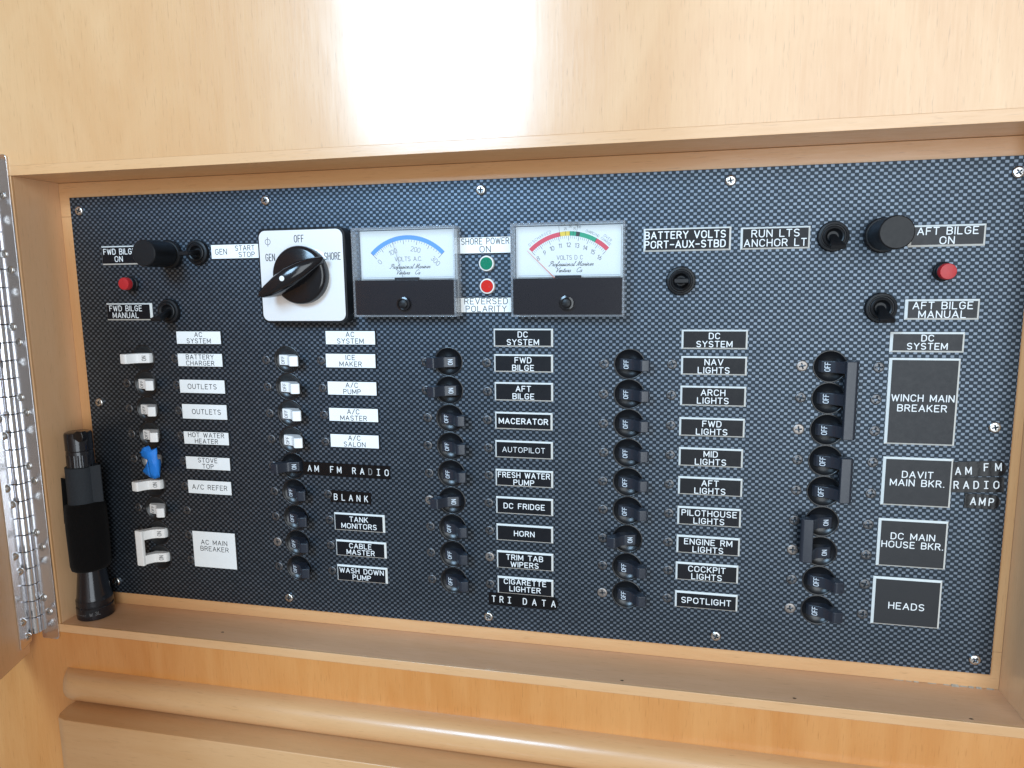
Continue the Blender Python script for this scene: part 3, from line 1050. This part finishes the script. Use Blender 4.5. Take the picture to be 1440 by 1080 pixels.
nameplate((646.5, 333.7, 720, 356.2), [('SHORE POWER', 0), 'ON'], NW + 'SHORE POWER ON between the two meters', 'white', cap=3.7, pitch=5.0)
nameplate((648, 418, 721, 439.7), ['REVERSED', 'POLARITY'], NW + 'REVERSED POLARITY between the two meters', 'white', cap=3.6, pitch=4.9)
nameplate((905.3, 322, 1027.4, 351.8), [('BATTERY VOLTS', -1.2), ('PORT-AUX-STBD', -1.2)], NB + 'BATTERY VOLTS PORT-AUX-STBD', cap=3.95, pitch=5.5, stroke=.66)
nameplate((1041.8, 320.3, 1138.2, 349.3), ['RUN LTS', 'ANCHOR LT'], NB + 'RUN LTS ANCHOR LT', cap=3.95, pitch=5.4)
nameplate((1278.2, 317.3, 1384.4, 345.5), ['AFT BILGE', 'ON'], NB + 'AFT BILGE ON', 'grey', cap=3.8, pitch=5.2)
nameplate((1272.9, 421, 1375.5, 449.5), ['AFT BILGE', 'MANUAL'], NB + 'AFT BILGE MANUAL', 'grey', cap=3.8, pitch=5.0, dy=-.2)

# ---------------------------------------------------------------- embossed label tape


def tape(box, text, label, rot=0.0, cap=4.2, worn='', widths=None, clip_end=False, dyfn=None, name='label_tape'):
    (lx, ly), (rx, ry), wd = box
    a, b = U(lx, ly), U(rx, ry)
    ln = math.hypot(b[0] - a[0], b[1] - a[1])
    ang = math.degrees(math.atan2(-(b[1] - a[1]), b[0] - a[0]))
    o = put(name, None, None, W((a[0] + b[0]) / 2, (a[1] + b[1]) / 2, 0), spin(ang))
    hl, hw = ln / 2, wd / 2
    mb = MB()
    n = 24
    ring_t, ring_b = [], []
    top, bot = [], []
    for k in range(n + 1):
        x = -hl + 2 * hl * k / n
        lift = .45 + .05 * math.sin(k * 1.3) + (.08 * max(0, abs(x) / hl - .9) / .1)
        e = hw
        if clip_end and x > hl - 3:
            e = hw * (1 - ((x - (hl - 3)) / 3) ** 2 * .75)
        top.append((x, e, lift))
        bot.append((x, -e, lift))
    vs = top + bot
    mb.grid(vs, [(k, k + n + 1, k + n + 2, k + 1) for k in range(n)])
    vs2 = [(x, u, .02) for x, u, _ in top] + [(x, u, .02) for x, u, _ in bot]
    loop = list(range(n + 1)) + list(range(2 * n + 1, n, -1))
    allv = vs + vs2
    off = len(vs)
    mb2 = MB()
    mb2.grid(allv, [(k, k + n + 1, k + n + 2, k + 1) for k in range(n)] + [(loop[i], loop[(i + 1) % len(loop)], off + loop[(i + 1) % len(loop)], off + loop[i]) for i in range(len(loop))])
    base = put('strip', mb2.mesh('strip', ['tape_black'], smooth=40), o)
    mb = MB()
    for (ch, xx, yy) in text:
        mi = 1 if ch.islower() else 0
        c = ch.upper()
        wcap = G[c][0] * cap * .85
        if c == 'I':      # serifed capital I of the embossing wheel
            write(mb, 'I', xx, yy, cap, .62, .62, mi)
            for q in (-.5, .5):
                ribbon(mb, [(xx - .9, yy + q * cap), (xx + .9, yy + q * cap)], .6, lambda x, y, h: (x, y, h), .63, mi)
        else:
            write(mb, c, xx, yy, cap, .62, .62, mi, width=max(.3, wcap))
    put('lettering', mb.mesh('lettering', ['tape_white', 'tape_worn'], recalc=False), o)
    tag(o, label, 'label tape', 'embossed label tapes')
    return o


def spread(s, x0, x1, y=0.0, ys=None):
    n = len(s)
    return [(c, x0 + (x1 - x0) * k / (n - 1), (ys[k] if ys else y)) for k, c in enumerate(s) if c != ' ']


# lower-case letters below stand for letters whose embossing has lost most of its white
t = U(427, 657.5); t2 = U(549, 664.5); half = (t2[0] - t[0]) / 2
tape(((427, 657.5), (549, 664.8), 9.4), spread('AM', -half + 5.0, -half + 10.4) + spread('FM', -half + 22.0, -half + 27.6) + spread('RAdIO', -half + 38.8, half - 2.5), 'black embossed tape reading AM FM RADIO on one line below the A/C SALON nameplate')
t = U(467, 697); t2 = U(520.5, 700.5); half = (t2[0] - t[0]) / 2
tape(((465, 697), (522, 701), 8.6), spread('BLANK', -half + 3.2, half - 2.6, -.4), 'black embossed tape reading BLANK just above the TANK MONITORS nameplate')
t = U(687.5, 841); t2 = U(785.5, 849); half = (t2[0] - t[0]) / 2
tape(((687.5, 840.8), (785.5, 849.4), 9.0), spread('TRI', -half + 3.6, -half + 14.6) + spread('DATA', half - 23.0, half - 3.4), 'black embossed tape reading TRI DATA under the CIGARETTE LIGHTER nameplate', clip_end=True)
t = U(1338, 659); t2 = U(1415, 658); half = (t2[0] - t[0]) / 2
tape(((1338, 660.0), (1415, 658.2), 9.0), spread('AM', -half + 3.2, -half + 8.6, -.9) + spread('FM', half - 10.4, half - 4.2, .9), 'black embossed tape reading AM FM beside the DAVIT MAIN BKR. nameplate', clip_end=True)
tape(((1336, 681.5), (1411.5, 681.5), 9.0), spread('RADIO', -half + 3.2, half - 4.2), 'black embossed tape reading RADIO between the AM FM and AMP tapes')
t = U(1356, 705); t2 = U(1406, 705); half = (t2[0] - t[0]) / 2
tape(((1356, 703.5), (1406, 706.5), 8.6), spread('AMP', -half + 4.4, half - 4.6), 'short black embossed tape reading AMP with rounded end', clip_end=True)


# ---------------------------------------------------------------- panel meters
def ring_seg(mb, r0, r1, a0, a1, o, mi, cu=0.0, n=24):
    """annular band; angles in degrees clockwise from straight up"""
    vs = []
    for k in range(n + 1):
        a = math.radians(a0 + (a1 - a0) * k / n)
        for r in (r0, r1):
            vs.append((r * math.sin(a), cu + r * math.cos(a), o))
    mb.grid(vs, [(2 * k, 2 * k + 1, 2 * k + 3, 2 * k + 2) for k in range(n)], mi)


def tick(mb, a, r0, r1, w, cu, o, mi):
    s, c = math.sin(math.radians(a)), math.cos(math.radians(a))
    ribbon(mb, [(r0 * s, cu + r0 * c), (r1 * s, cu + r1 * c)], w, lambda x, y, h: (x, y, h), o, mi, round_cap=False)


def meter(name, cx, cy, label, ac):
    mw, mh, md = 69.5, 57.0, 14.0
    root = empty(name, W(cx, cy, 0))
    tag(root, label, 'meter', 'panel meters')
    hw, hh = mw / 2, mh / 2
    # back body
    mb = MB()
    mb.box(-hw + 1.5, hw - 1.5, -hh + 1.5, hh - 1.5, .02, 3.2)
    put('back_body', mb.mesh('back_body', ['dial_white'], bevel=.4), root)
    # dial card with everything printed on it
    mb = MB()
    split = -4.9
    cu = -11.5
    z = 4.4
    mb.box(-hw + 2.6, hw - 2.6, split + .6, hh - 2.4, 3.3, z, 0)
    card = put('dial', mb.mesh('dial', ['dial_white'], bevel=.2), root)
    p = MB()
    mats = ['ink_dark', 'dial_blue', 'dial_red', 'dial_yellow', 'dial_green', 'ink_grey', 'core_black']
    zo = z + .03
    if ac:
        ring_seg(p, 32.4, 35.2, -46, 46, zo, 1, cu)
        key = [(0, -46), (100, -21.5), (150, -4.5), (200, 12.5), (250, 28), (300, 46)]
        def ang(v):
            for (v0, a0), (v1, a1) in zip(key, key[1:]):
                if v <= v1:
                    return a0 + (a1 - a0) * (v - v0) / (v1 - v0)
        for v in range(0, 301, 10):
            big = v % 50 == 0
            tick(p, ang(v), 29.6 if big else 30.9, 32.3, .32 if big else .24, cu, zo, 5)
        tick(p, -46, 29.4, 35, .3, cu, zo + .02, 5)
        tick(p, 46, 29.4, 35, .3, cu, zo + .02, 5)
        for v, s in ((0, '0'), (100, '100'), (200, '200'), (300, '300')):
            a = ang(v)
            r = 26.6
            write(p, s, r * math.sin(math.radians(a)), cu + r * math.cos(math.radians(a)), 3.0, .26, zo, 5, rot=-a, gap=.22)
        write(p, 'VOLTS A.C.', .6, 8.6, 2.7, .28, zo, 5, width=18.5, gap=.2)
        na, nm = -15.5, 'needle_grey'
    else:
        segs = ((-45, -9, 2), (-9, 1.5, 3), (1.5, 8, 4), (8, 12, 6), (12, 30, 4), (30, 45.5, 2))
        for a0, a1, mi in segs:
            ring_seg(p, 32.3, 35.0, a0, a1, zo, mi, cu, 12)
        for a in (-9, -3, 1.5, 5, 30):
            tick(p, a, 32.3, 35.0, .22, cu, zo + .02, 0)
        for k in range(0, 41):
            v = 8 + k * .2
            big = k % 5 == 0
            tick(p, -45 + 90.5 * k / 40, 29.4 if big else 30.6, 32.2, .3 if big else .2, cu, zo, 5)
        for v in range(8, 17):
            a = -45 + 90.5 * (v - 8) / 8
            r = 26.8
            write(p, str(v), r * math.sin(math.radians(a)), cu + r * math.cos(math.radians(a)), 2.5, .28, zo, 0 if v > 8 else 5, rot=-a * .55, gap=.22)
        def on_arc(s, a0, a1, r, capx, mi=5, st=.16):
            n = len(s)
            for i, ch in enumerate(s):
                if ch == ' ':
                    continue
                a = a0 + (a1 - a0) * (i + .5) / n
                write(p, ch, r * math.sin(math.radians(a)), cu + r * math.cos(math.radians(a)), capx, st, zo, mi, rot=-a)
        on_arc('DISCHARGED', -43, -17, 36.6, 1.6, 5)
        on_arc('CHARGING', 17, 31, 36.6, 1.5, 5)
        on_arc('OVER', 34, 43, 38.8, 1.5, 5)
        on_arc('CHARGE', 33, 45, 36.6, 1.4, 5)
        on_arc('25', -4.5, -1.5, 36.6, 1.4, 5)
        on_arc('50', .3, 3.3, 38.0, 1.4, 5)
        on_arc('75', 4.4, 7.2, 36.6, 1.4, 5)
        on_arc('100', 7.4, 11.6, 38.0, 1.4, 5)
        on_arc('% OF CHARGE', -7.5, 8.5, 39.6, 1.5, 0, .2)
        for a in (-9, 8.4):
            tick(p, a, 35, 39.2, .18, cu, zo, 5)
        write(p, 'VOLTS D C', .8, 7.6, 2.5, .26, zo, 5, width=16.0, gap=.22)
        na, nm = -45.5, 'needle_red'
    write(p, 'Professional', -4.6, 3.9, 3.0, .27, zo, 0, font=S, gap=.02, space=.3, slant=.45, width=16.5)
    write(p, 'Mariner', 9.9, 3.9, 3.0, .27, zo, 0, font=S, gap=.02, space=.3, slant=.45, width=10.5)
    write(p, 'Ventura', -3.6, .1, 2.9, .27, zo, 0, font=S, gap=.02, space=.3, slant=.45, width=9.6)
    write(p, 'Ca', 6.4, .1, 2.9, .27, zo, 0, font=S, gap=.02, space=.3, slant=.45, width=3.6)
    ribbon(p, [(-hw + 3.2, -3.3), (hw - 3.2, -3.3)], .16, lambda x, y, h: (x, y, h), zo, 5, round_cap=False)
    put('printing', p.mesh('printing', mats, recalc=False), card)
    # needle, swung from a pivot hidden behind the black skirt
    mb = MB()
    s, c = math.sin(math.radians(na)), math.cos(math.radians(na))
    nu = cu - 1.5
    r0, r1, wd = 5.0, 36.0, .16 if ac else .24
    q = [(r0 * s - wd * c, nu + r0 * c + wd * s), (r1 * s - wd * .4 * c, nu + r1 * c + wd * .4 * s), (r1 * s + wd * .4 * c, nu + r1 * c - wd * .4 * s), (r0 * s + wd * c, nu + r0 * c - wd * s)]
    mb.prism(q, 6.4, 6.6)
    put('needle', mb.mesh('needle', [nm]), root)
    mb = MB()
    mb.box(-8, 8, split - .2, split + 1.5, 4.5, 8.0)
    put('needle_guard', mb.mesh('needle_guard', ['velcro_loop'], bevel=.3), root)
    # black skirt behind the clear front
    mb = MB()
    mb.box(-hw + 1.4, hw - 1.4, -hh + 1.3, split, 3.3, md - 1.35)
    put('skirt', mb.mesh('skirt', ['skirt_black'], bevel=.3), root)
    # clear moulded front: front pane plus four walls
    mb = MB()
    wl = 1.2
    mb.box(-hw, hw, -hh, hh, md - 1.2, md)
    cover = put('cover', mb.mesh('cover', ['acrylic'], bevel=.3, bseg=1), root)
    mb = MB()
    mb.box(-hw, -hw + wl, -hh, hh, .05, md - 1.21)
    mb.box(hw - wl, hw, -hh, hh, .05, md - 1.21)
    mb.box(-hw + wl + .01, hw - wl - .01, hh - wl, hh, .05, md - 1.21)
    mb.box(-hw + wl + .01, hw - wl - .01, -hh, -hh + wl, .05, md - 1.21)
    put('cover_wall', mb.mesh('cover_wall', ['acrylic_edge']), cover)
    # zero-adjust screw in a moulded boss
    mb = MB()
    mb.lathe([(4.6, md + .02), (4.4, md + .9), (3.4, md + 1.1), (3.3, md + .3), (2.9, md + .3)], 28, 0, -20.2, cap0=False, cap1=True)
    boss = put('adjuster_boss', mb.mesh('adjuster_boss', ['black_gloss'], smooth=40), root)
    mb = MB()
    mb.lathe([(2.7, md + .32), (2.6, md + 1.2), (2.0, md + 1.5)], 24, 0, -20.2, cap0=False, cap1=True)
    a = math.radians(20)
    sl = [(-2.3, -.28), (2.3, -.28), (2.3, .28), (-2.3, .28)]
    sl = [(x * math.cos(a) - y * math.sin(a), -20.2 + x * math.sin(a) + y * math.cos(a)) for x, y in sl]
    mb.prism(sl, md + 1.3, md + 1.56, 1)
    put('adjuster_screw', mb.mesh('adjuster_screw', ['black_satin', 'recess_dark'], smooth=40), boss)
    return root


fa, fb = U(490 + 30 / 6.75, 300 + 550 / 6.75, -14), U(490 + 1012 / 6.75, 300 + 550 / 6.75, -14)
ft, fbt = U(490 + 520 / 6.75, 300 + 125 / 6.75, -14), U(490 + 520 / 6.75, 300 + 982 / 6.75, -14)
meter('voltmeter', (fa[0] + fb[0]) / 2, (ft[1] + fbt[1]) / 2, 'clear-fronted square voltmeter with blue arc reading VOLTS A.C.', True)
fa, fb = U(710 + 72 / 6.75, 300 + 520 / 6.75, -14), U(710 + 1112 / 6.75, 300 + 520 / 6.75, -14)
ft, fbt = U(710 + 600 / 6.75, 300 + 75 / 6.75, -14), U(710 + 600 / 6.75, 300 + 985 / 6.75, -14)
meter('voltmeter', (fa[0] + fb[0]) / 2, (ft[1] + fbt[1]) / 2, 'clear-fronted square voltmeter with red, yellow and green arc reading VOLTS D C', False)


# ---------------------------------------------------------------- rotary selector switch
def rounded_rect(hw, hh, r, n=6):
    pts = []
    for cx, cy, a0 in ((hw - r, hh - r, 0), (-hw + r, hh - r, 90), (-hw + r, -hh + r, 180), (hw - r, -hh + r, 270)):
        for k in range(n + 1):
            a = math.radians(a0 + 90 * k / n)
            pts.append((cx + r * math.cos(a), cy + r * math.sin(a)))
    return pts


RH = 11.0
pa, pb = U(340 + 105 / 4, 280 + 425 / 4, -RH), U(340 + 577 / 4, 280 + 425 / 4, -RH)
pt, pbt = U(340 + 340 / 4, 280 + 170 / 4, -RH), U(340 + 345 / 4, 280 + 687 / 4, -RH)
rx, ry = (pa[0] + pb[0]) / 2, (pt[1] + pbt[1]) / 2
rot_sw = empty('rotary_switch', W(rx, ry, 0))
tag(rot_sw, 'square white-faced rotary switch with black lever knob turned between GEN, OFF and SHORE', 'rotary switch')
mb = MB()
mb.prism(rounded_rect(31.6, 31.4, 5.2), .02, RH - .6)
put('base', mb.mesh('base', ['black_satin'], bevel=.8, smooth=30), rot_sw)
mb = MB()
mb.prism(rounded_rect(30.1, 29.9, 4.6), RH - .55, RH)
plate = put('face_plate', mb.mesh('face_plate', ['plate_white'], bevel=.15, smooth=30), rot_sw)
mb = MB()
zz = RH + .03
write(mb, 'OFF', -.8, 24.2, 4.4, .5, zz, width=6.6, gap=.34)
write(mb, 'GEN', -22.4, 12.4, 4.4, .5, zz, width=6.6, gap=.34)
write(mb, 'SHORE', 22.6, 12.4, 4.4, .5, zz, width=11.2, gap=.3)
ribbon(mb, [(-23.6 + 1.9 * math.cos(t / 8 * math.pi), 22.6 + 1.9 * math.sin(t / 8 * math.pi)) for t in range(17)], .3, lambda x, y, h: (x, y, h), zz, 0)
ribbon(mb, [(-23.6, 19.6), (-23.6, 25.6)], .3, lambda x, y, h: (x, y, h), zz + .01, 0)
put('lettering', mb.mesh('lettering', ['ink_dark'], recalc=False), plate)
mb = MB()
kc = (0.8, 0.4)
mb.lathe([(19.0, RH + .05), (19.0, RH + 5.0), (18.2, RH + 6.3), (16.5, RH + 6.9)], 48, *kc, cap0=True, cap1=True)
knob = put('knob', mb.mesh('knob', ['black_gloss'], smooth=40), rot_sw)
# lever grip: a boat-shaped bar across the knob, pointing at SHORE
mb = MB()
th = math.radians(30)
rings = []
st = [(-26.5, .8, 20.5), (-24.5, 2.6, 21.5), (-19, 4.6, 22.5), (-11, 6.0, 23), (-2, 6.6, 22.5), (7, 5.8, 20), (14, 4.0, 16), (19, 2.2, 12), (21.5, .8, 9)]
for t_, hw_, top_ in st:
    ring = []
    base_ = RH + 5.0 if abs(t_) < 18.5 else RH + 5.0 + (abs(t_) - 18.5) * .6
    tp = RH + top_ * .88
    tp = max(tp, base_ + 1.0)
    for lx, oo in ((-hw_, base_), (hw_, base_), (hw_ * .95, base_ + (tp - base_) * .7), (hw_ * .62, tp - .6), (hw_ * .3, tp), (-hw_ * .3, tp), (-hw_ * .62, tp - .6), (-hw_ * .95, base_ + (tp - base_) * .7)):
        x = t_ * math.cos(th) - lx * math.sin(th)
        u = t_ * math.sin(th) + lx * math.cos(th)
        ring.append((kc[0] + x, kc[1] + u, oo))
    rings.append(ring)
mb.loft(rings)
grip = put('grip', mb.mesh('grip', ['black_gloss'], smooth=48), knob)
mb = MB()
gx, gu = kc[0] + -4.5 * math.cos(th), kc[1] - 4.5 * math.sin(th)
mb.lathe([(1.7, RH + 19.6), (1.7, RH + 20.25), (1.2, RH + 20.45)], 20, gx, gu)
put('pointer_dot', mb.mesh('pointer_dot', ['core_white'], smooth=40), grip)


# ---------------------------------------------------------------- toggle switches
def toggle(px, py, tilt, label, side=0.0, ln=16.5):
    X, Y = U(px, py, -1.5)
    root = empty('toggle_switch', W(X, Y, 0))
    tag(root, label, 'toggle switch', 'toggle switches')
    mb = MB()
    mb.lathe([(8.7, .02), (8.7, 1.6), (8.2, 2.4), (7.0, 2.7), (6.6, 2.3), (6.2, 2.3), (6.0, 3.2), (5.4, 3.6), (4.6, 3.3), (3.9, 1.4), (3.0, .6)], 40, cap0=False, cap1=True)
    put('collar', mb.mesh('collar', ['black_satin'], smooth=35), root)
    mb = MB()
    a, b = math.radians(tilt), math.radians(side)
    rings = []
    for t_, w_, d_ in ((0.7, 1.9, 1.9), (4, 2.1, 1.8), (8, 2.6, 1.6), (12, 3.6, 1.5), (ln - .6, 4.2, 1.4), (ln, 3.9, 1.0)):
        ring = []
        for x, y in rounded_rect(w_, d_, min(w_, d_) * .6, 2):
            # lever axis leans by tilt (down positive) and side
            uu = y * math.cos(a) - t_ * math.sin(a)
            oo = t_ * math.cos(a) * math.cos(b) + y * math.sin(a)
            ring.append((x * math.cos(b) + t_ * math.sin(b), uu, oo))
        rings.append(ring)
    mb.loft(rings)
    put('lever', mb.mesh('lever', ['black_satin'], smooth=35), root)
    return root


toggle(277, 355, 4, 'black toggle switch between a black fuse holder and the GEN START STOP nameplate')
toggle(237, 437.5, 20, 'black toggle switch with its lever over the end of the FWD BILGE MANUAL nameplate')
toggle(1172, 332.5, 24, 'black toggle switch flicked down beside the RUN LTS ANCHOR LT nameplate')
toggle(1239, 433, 25, 'black toggle switch flicked down beside the AFT BILGE MANUAL nameplate')
toggle(957.5, 395, 0, 'black toggle switch in centre position below the BATTERY VOLTS PORT-AUX-STBD nameplate')


# ---------------------------------------------------------------- fuse holders
def fuse(px, py, label):
    X, Y = U(px, py)
    root = empty('fuse_holder', W(X, Y, 0))
    tag(root, label, 'fuse holder', 'fuse holders')
    mb = MB()
    mb.lathe([(9.9, .02), (9.9, 3.0), (9.3, 3.8), (8.4, 4.0)], 40, cap0=False)
    put('collar', mb.mesh('collar', ['black_satin'], smooth=35), root)
    mb = MB()
    n = 96
    rings = []
    for r, o, kn in ((8.3, 4.1, 0), (8.8, 6, 0), (8.9, 7.5, .22), (9.0, 20, .22), (9.0, 24.2, .0), (8.9, 26.4, 0), (8.3, 27.0, 0)):
        rings.append([((r - (kn if k % 2 else 0)) * math.cos(2 * math.pi * k / n), (r - (kn if k % 2 else 0)) * math.sin(2 * math.pi * k / n), o) for k in range(n)])
    mb.loft(rings)
    put('cap', mb.mesh('cap', ['black_satin'], smooth=30), root)
    return root


fuse(240, 358, 'tall black knurled fuse holder covering the end of the FWD BILGE ON nameplate')
fuse(1240, 331, 'tall black knurled fuse holder at the end of the AFT BILGE ON nameplate')


# ---------------------------------------------------------------- small indicators
def indicator(px, py, label):
    X, Y = U(px, py)
    root = empty('indicator_light', W(X, Y, 0))
    tag(root, label, 'indicator', 'red bilge indicators')
    mb = MB()
    mb.lathe([(5.4, .02), (5.4, .9), (4.9, 1.5), (4.7, 1.6), (4.7, 4.6), (4.4, 4.8)], 32, cap0=False)
    put('housing', mb.mesh('housing', ['black_satin'], smooth=35), root)
    mb = MB()
    mb.lathe([(4.45, 4.85), (4.45, 8.0), (4.1, 8.6), (2.0, 8.9)], 32, cap0=False)
    put('cap', mb.mesh('cap', ['red_cap'], smooth=35), root)
    return root


indicator(186, 399, 'small red capped indicator between the FWD BILGE ON and FWD BILGE MANUAL nameplates')
indicator(1325.5, 382, 'small red capped indicator between the AFT BILGE ON and AFT BILGE MANUAL nameplates')


def pilot_lamp(px, py, lens, label):
    X, Y = U(px, py, -2)
    root = empty('pilot_lamp', W(X, Y, 0))
    tag(root, label, 'pilot lamp', 'pilot lamps')
    mb = MB()
    mb.lathe([(5.0, .02), (5.0, 1.8), (4.7, 2.4), (4.1, 2.5), (4.0, 1.8)], 32, cap0=False, cap1=True)
    put('ring', mb.mesh('ring', ['lamp_ring'], smooth=35), root)
    mb = MB()
    # pyramid-faceted jewel lens
    g_ = 9
    R_ = 3.95
    mb.lathe([(R_, 1.85), (R_, 2.5), (R_ * .96, 2.7)], 32, cap0=False, cap1=True)
    st_ = 2 * R_ / g_
    for i in range(g_):
        for j in range(g_):
            x, u = -R_ + (i + .5) * st_, -R_ + (j + .5) * st_
            if math.hypot(x, u) < R_ * .86:
                h_ = st_ * .46
                mb.grid([(x - h_, u - h_, 2.71), (x + h_, u - h_, 2.71), (x + h_, u + h_, 2.71), (x - h_, u + h_, 2.71), (x, u, 3.0)], [(0, 1, 4), (1, 2, 4), (2, 3, 4), (3, 0, 4)])
    put('lens', mb.mesh('lens', [lens], smooth=25), root)
    return root


pilot_lamp(684, 370.5, 'lens_green', 'small green pilot lamp in a pale ring below SHORE POWER ON')
pilot_lamp(685, 402.5, 'lens_red', 'small red pilot lamp in a pale ring above REVERSED POLARITY')

# ---------------------------------------------------------------- blue tape on the stove breaker
def tp(px9, py9, h):
    X, Y = U(180 + px9 / 9, 600 + py9 / 9, -h)
    return (X, -Y, h)
bt_pts = [tp(150, 330, 9), tp(185, 268, 11), tp(262, 240, 11), tp(300, 292, 12), tp(366, 264, 11), tp(378, 420, 13), tp(402, 638, 11), tp(340, 662, 12),
          tp(288, 650, 12), tp(262, 540, 14), tp(246, 420, 14), tp(165, 376, 9), tp(270, 340, 14.5), tp(325, 480, 15), tp(215, 310, 12.5), tp(425, 470, 7), tp(405, 400, 8)]
bt_f = [(0, 1, 14), (1, 2, 14), (2, 3, 12), (14, 2, 12), (3, 4, 12), (4, 5, 12), (12, 5, 13), (5, 6, 13), (6, 7, 13), (7, 8, 13), (8, 9, 13), (9, 10, 13), (10, 12, 13), (10, 14, 12), (10, 11, 14), (11, 0, 14), (5, 15, 6), (5, 16, 15)]
fl = [tp(246, 430, 12), tp(262, 545, 12.5), tp(290, 645, 10), tp(215, 600, 5), tp(180, 568, 4), tp(208, 520, 8)]
mb = MB()
mb.grid(bt_pts, bt_f)
mb.grid(fl, [(0, 1, 5), (1, 3, 5), (1, 2, 3), (3, 4, 5)])
cxm = COLX[0]; cum = -4 * PITCHY
tape_me = mb.mesh('blue_tape', ['blue_tape'])
bm = bmesh.new(); bm.from_mesh(tape_me)
bmesh.ops.subdivide_edges(bm, edges=bm.edges, cuts=2, use_grid_fill=True, smooth=.25)
for v in bm.verts:
    v.co += Vector((random.uniform(-.2, .2), random.uniform(-.35, .35), random.uniform(-.2, .2))) * MM
bm.to_mesh(tape_me); bm.free()
bt = put('blue_tape', tape_me)
tag(bt, 'crumpled strip of blue masking tape over the STOVE TOP breaker', 'tape')
md = bt.modifiers.new('thickness', 'SOLIDIFY')
md.thickness = .0003
tape_me.polygons.foreach_set('use_smooth', [True] * len(tape_me.polygons))
tape_me.set_sharp_from_angle(angle=math.radians(35))

# ---------------------------------------------------------------- flashlight on the shelf
FX, FZ = -280.6, 16.5
fl_root = empty('flashlight', W(FX, -Bm, -FZ))
tag(fl_root, 'slim black metal flashlight standing head-down on the shelf in the recess corner', 'flashlight')
mb = MB()
mb.lathe([(11.2, .1), (12.6, .6), (12.8, 2.0), (12.8, 9.0), (12.3, 9.6)], 40, axis='u')
face = put('face_cap', mb.mesh('face_cap', ['anodised'], smooth=35), fl_root)
mb = MB()
mb.lathe([(12.0, 9.7), (12.0, 10.6), (12.7, 11.0), (12.6, 14.5), (12.0, 15.2), (11.6, 18), (10.6, 27), (9.6, 36), (9.2, 42), (9.2, 46)], 40, axis='u')
put('head', mb.mesh('head', ['anodised'], smooth=35), fl_root)
mb = MB()
mb.lathe([(8.9, 46.1), (8.9, 128), (8.6, 128.6)], 40, axis='u')
for k in range(20):      # flutes of the grip
    a = 2 * math.pi * k / 20
    mb.loft([[(8.95 * math.cos(a + d) , u, 8.95 * math.sin(a + d)) for d in (-.05, .05)] + [(9.12 * math.cos(a), u, 9.12 * math.sin(a))] for u in (100, 126)])
put('barrel', mb.mesh('barrel', ['anodised'], smooth=35), fl_root)
mb = MB()
mb.lathe([(8.7, 128.7), (9.1, 129.2), (9.1, 141.0), (8.6, 142.2), (7.6, 142.6)], 40, axis='u')
tail = put('tail_cap', mb.mesh('tail_cap', ['anodised'], smooth=35), fl_root)
mb = MB()
lug = [(3.5, 139.0), (8.0, 136.4), (11.5, 137.5), (12.3, 141.0), (11.4, 144.3), (7.0, 144.6), (4.0, 143.0)]
mb.loft([[(x, u, o) for x, u in lug] for o in (4.0, 8.6)])
put('lanyard_lug', mb.mesh('lanyard_lug', ['black_gloss'], bevel=.8, smooth=40), tail)
# worn maker's lettering round the face cap
mb = MB()
def around(tx, ty, h):
    a = -math.pi / 2 + .35 + tx / 12.85
    return (12.87 * math.cos(a), ty, -12.87 * math.sin(a))
for k in range(9):
    x = -9.5 + k * .95
    ribbon(mb, [(x, 4.7 + (k % 3) * .15), (x + .55, 5.4 - (k % 2) * .3)], .22, around, 0, 0)
write(mb, 'W', 2.0, 5.3, 2.4, .3, 0, 0, fn=around, width=2.0)
write(mb, '3L', 6.6, 5.8, 2.4, .3, 0, 0, fn=around, width=3.4)
put('lettering', mb.mesh('lettering', ['ink_grey'], recalc=False), face)

strap = empty('velcro_strap', W(FX, -Bm, -FZ))
tag(strap, 'fuzzy black hook-and-loop strap wrapped around the flashlight', 'strap')
mb = MB()
rings = []
n = 40
for u, r in ((37, 11.2), (38.5, 12.9), (42, 13.6), (55, 13.9), (70, 14.0), (82, 13.7), (88, 13.0), (89, 11.0)):
    rings.append([((r + random.uniform(-.25, .25)) * math.cos(2 * math.pi * k / n), u + .9 * math.sin(2 * math.pi * k / n + 1), (r + random.uniform(-.25, .25)) * math.sin(2 * math.pi * k / n)) for k in range(n)])
mb.loft(rings)
put('outer_wrap', mb.mesh('outer_wrap', ['velcro'], smooth=70), strap)
mb = MB()
mb.lathe([(9.4, 84), (10.7, 84.2), (10.7, 116.6), (9.4, 117)], 40, axis='u')
for sgn in (1,):
    mb.loft([[(9.5, 90, 2.5), (15.6, 90, -1.5), (15.6, 118, -1.5), (9.5, 117, 2.5)], [(9.5, 90, 3.3), (15.6, 90, -.7), (15.6, 118, -.7), (9.5, 117, 3.3)]])
put('inner_wrap', mb.mesh('inner_wrap', ['velcro_loop'], smooth=40), strap)
mb = MB()
mb.loft([[(-13.6, 74, 5), (-12.2, 74, 8), (-11.0, 109, 8), (-13.8, 106, 1.0)], [(-12.8, 74, 4.4), (-11.4, 74, 7.4), (-10.2, 109, 7.4), (-13.0, 106, .6)]])
put('flap', mb.mesh('flap', ['velcro'], smooth=30), strap)
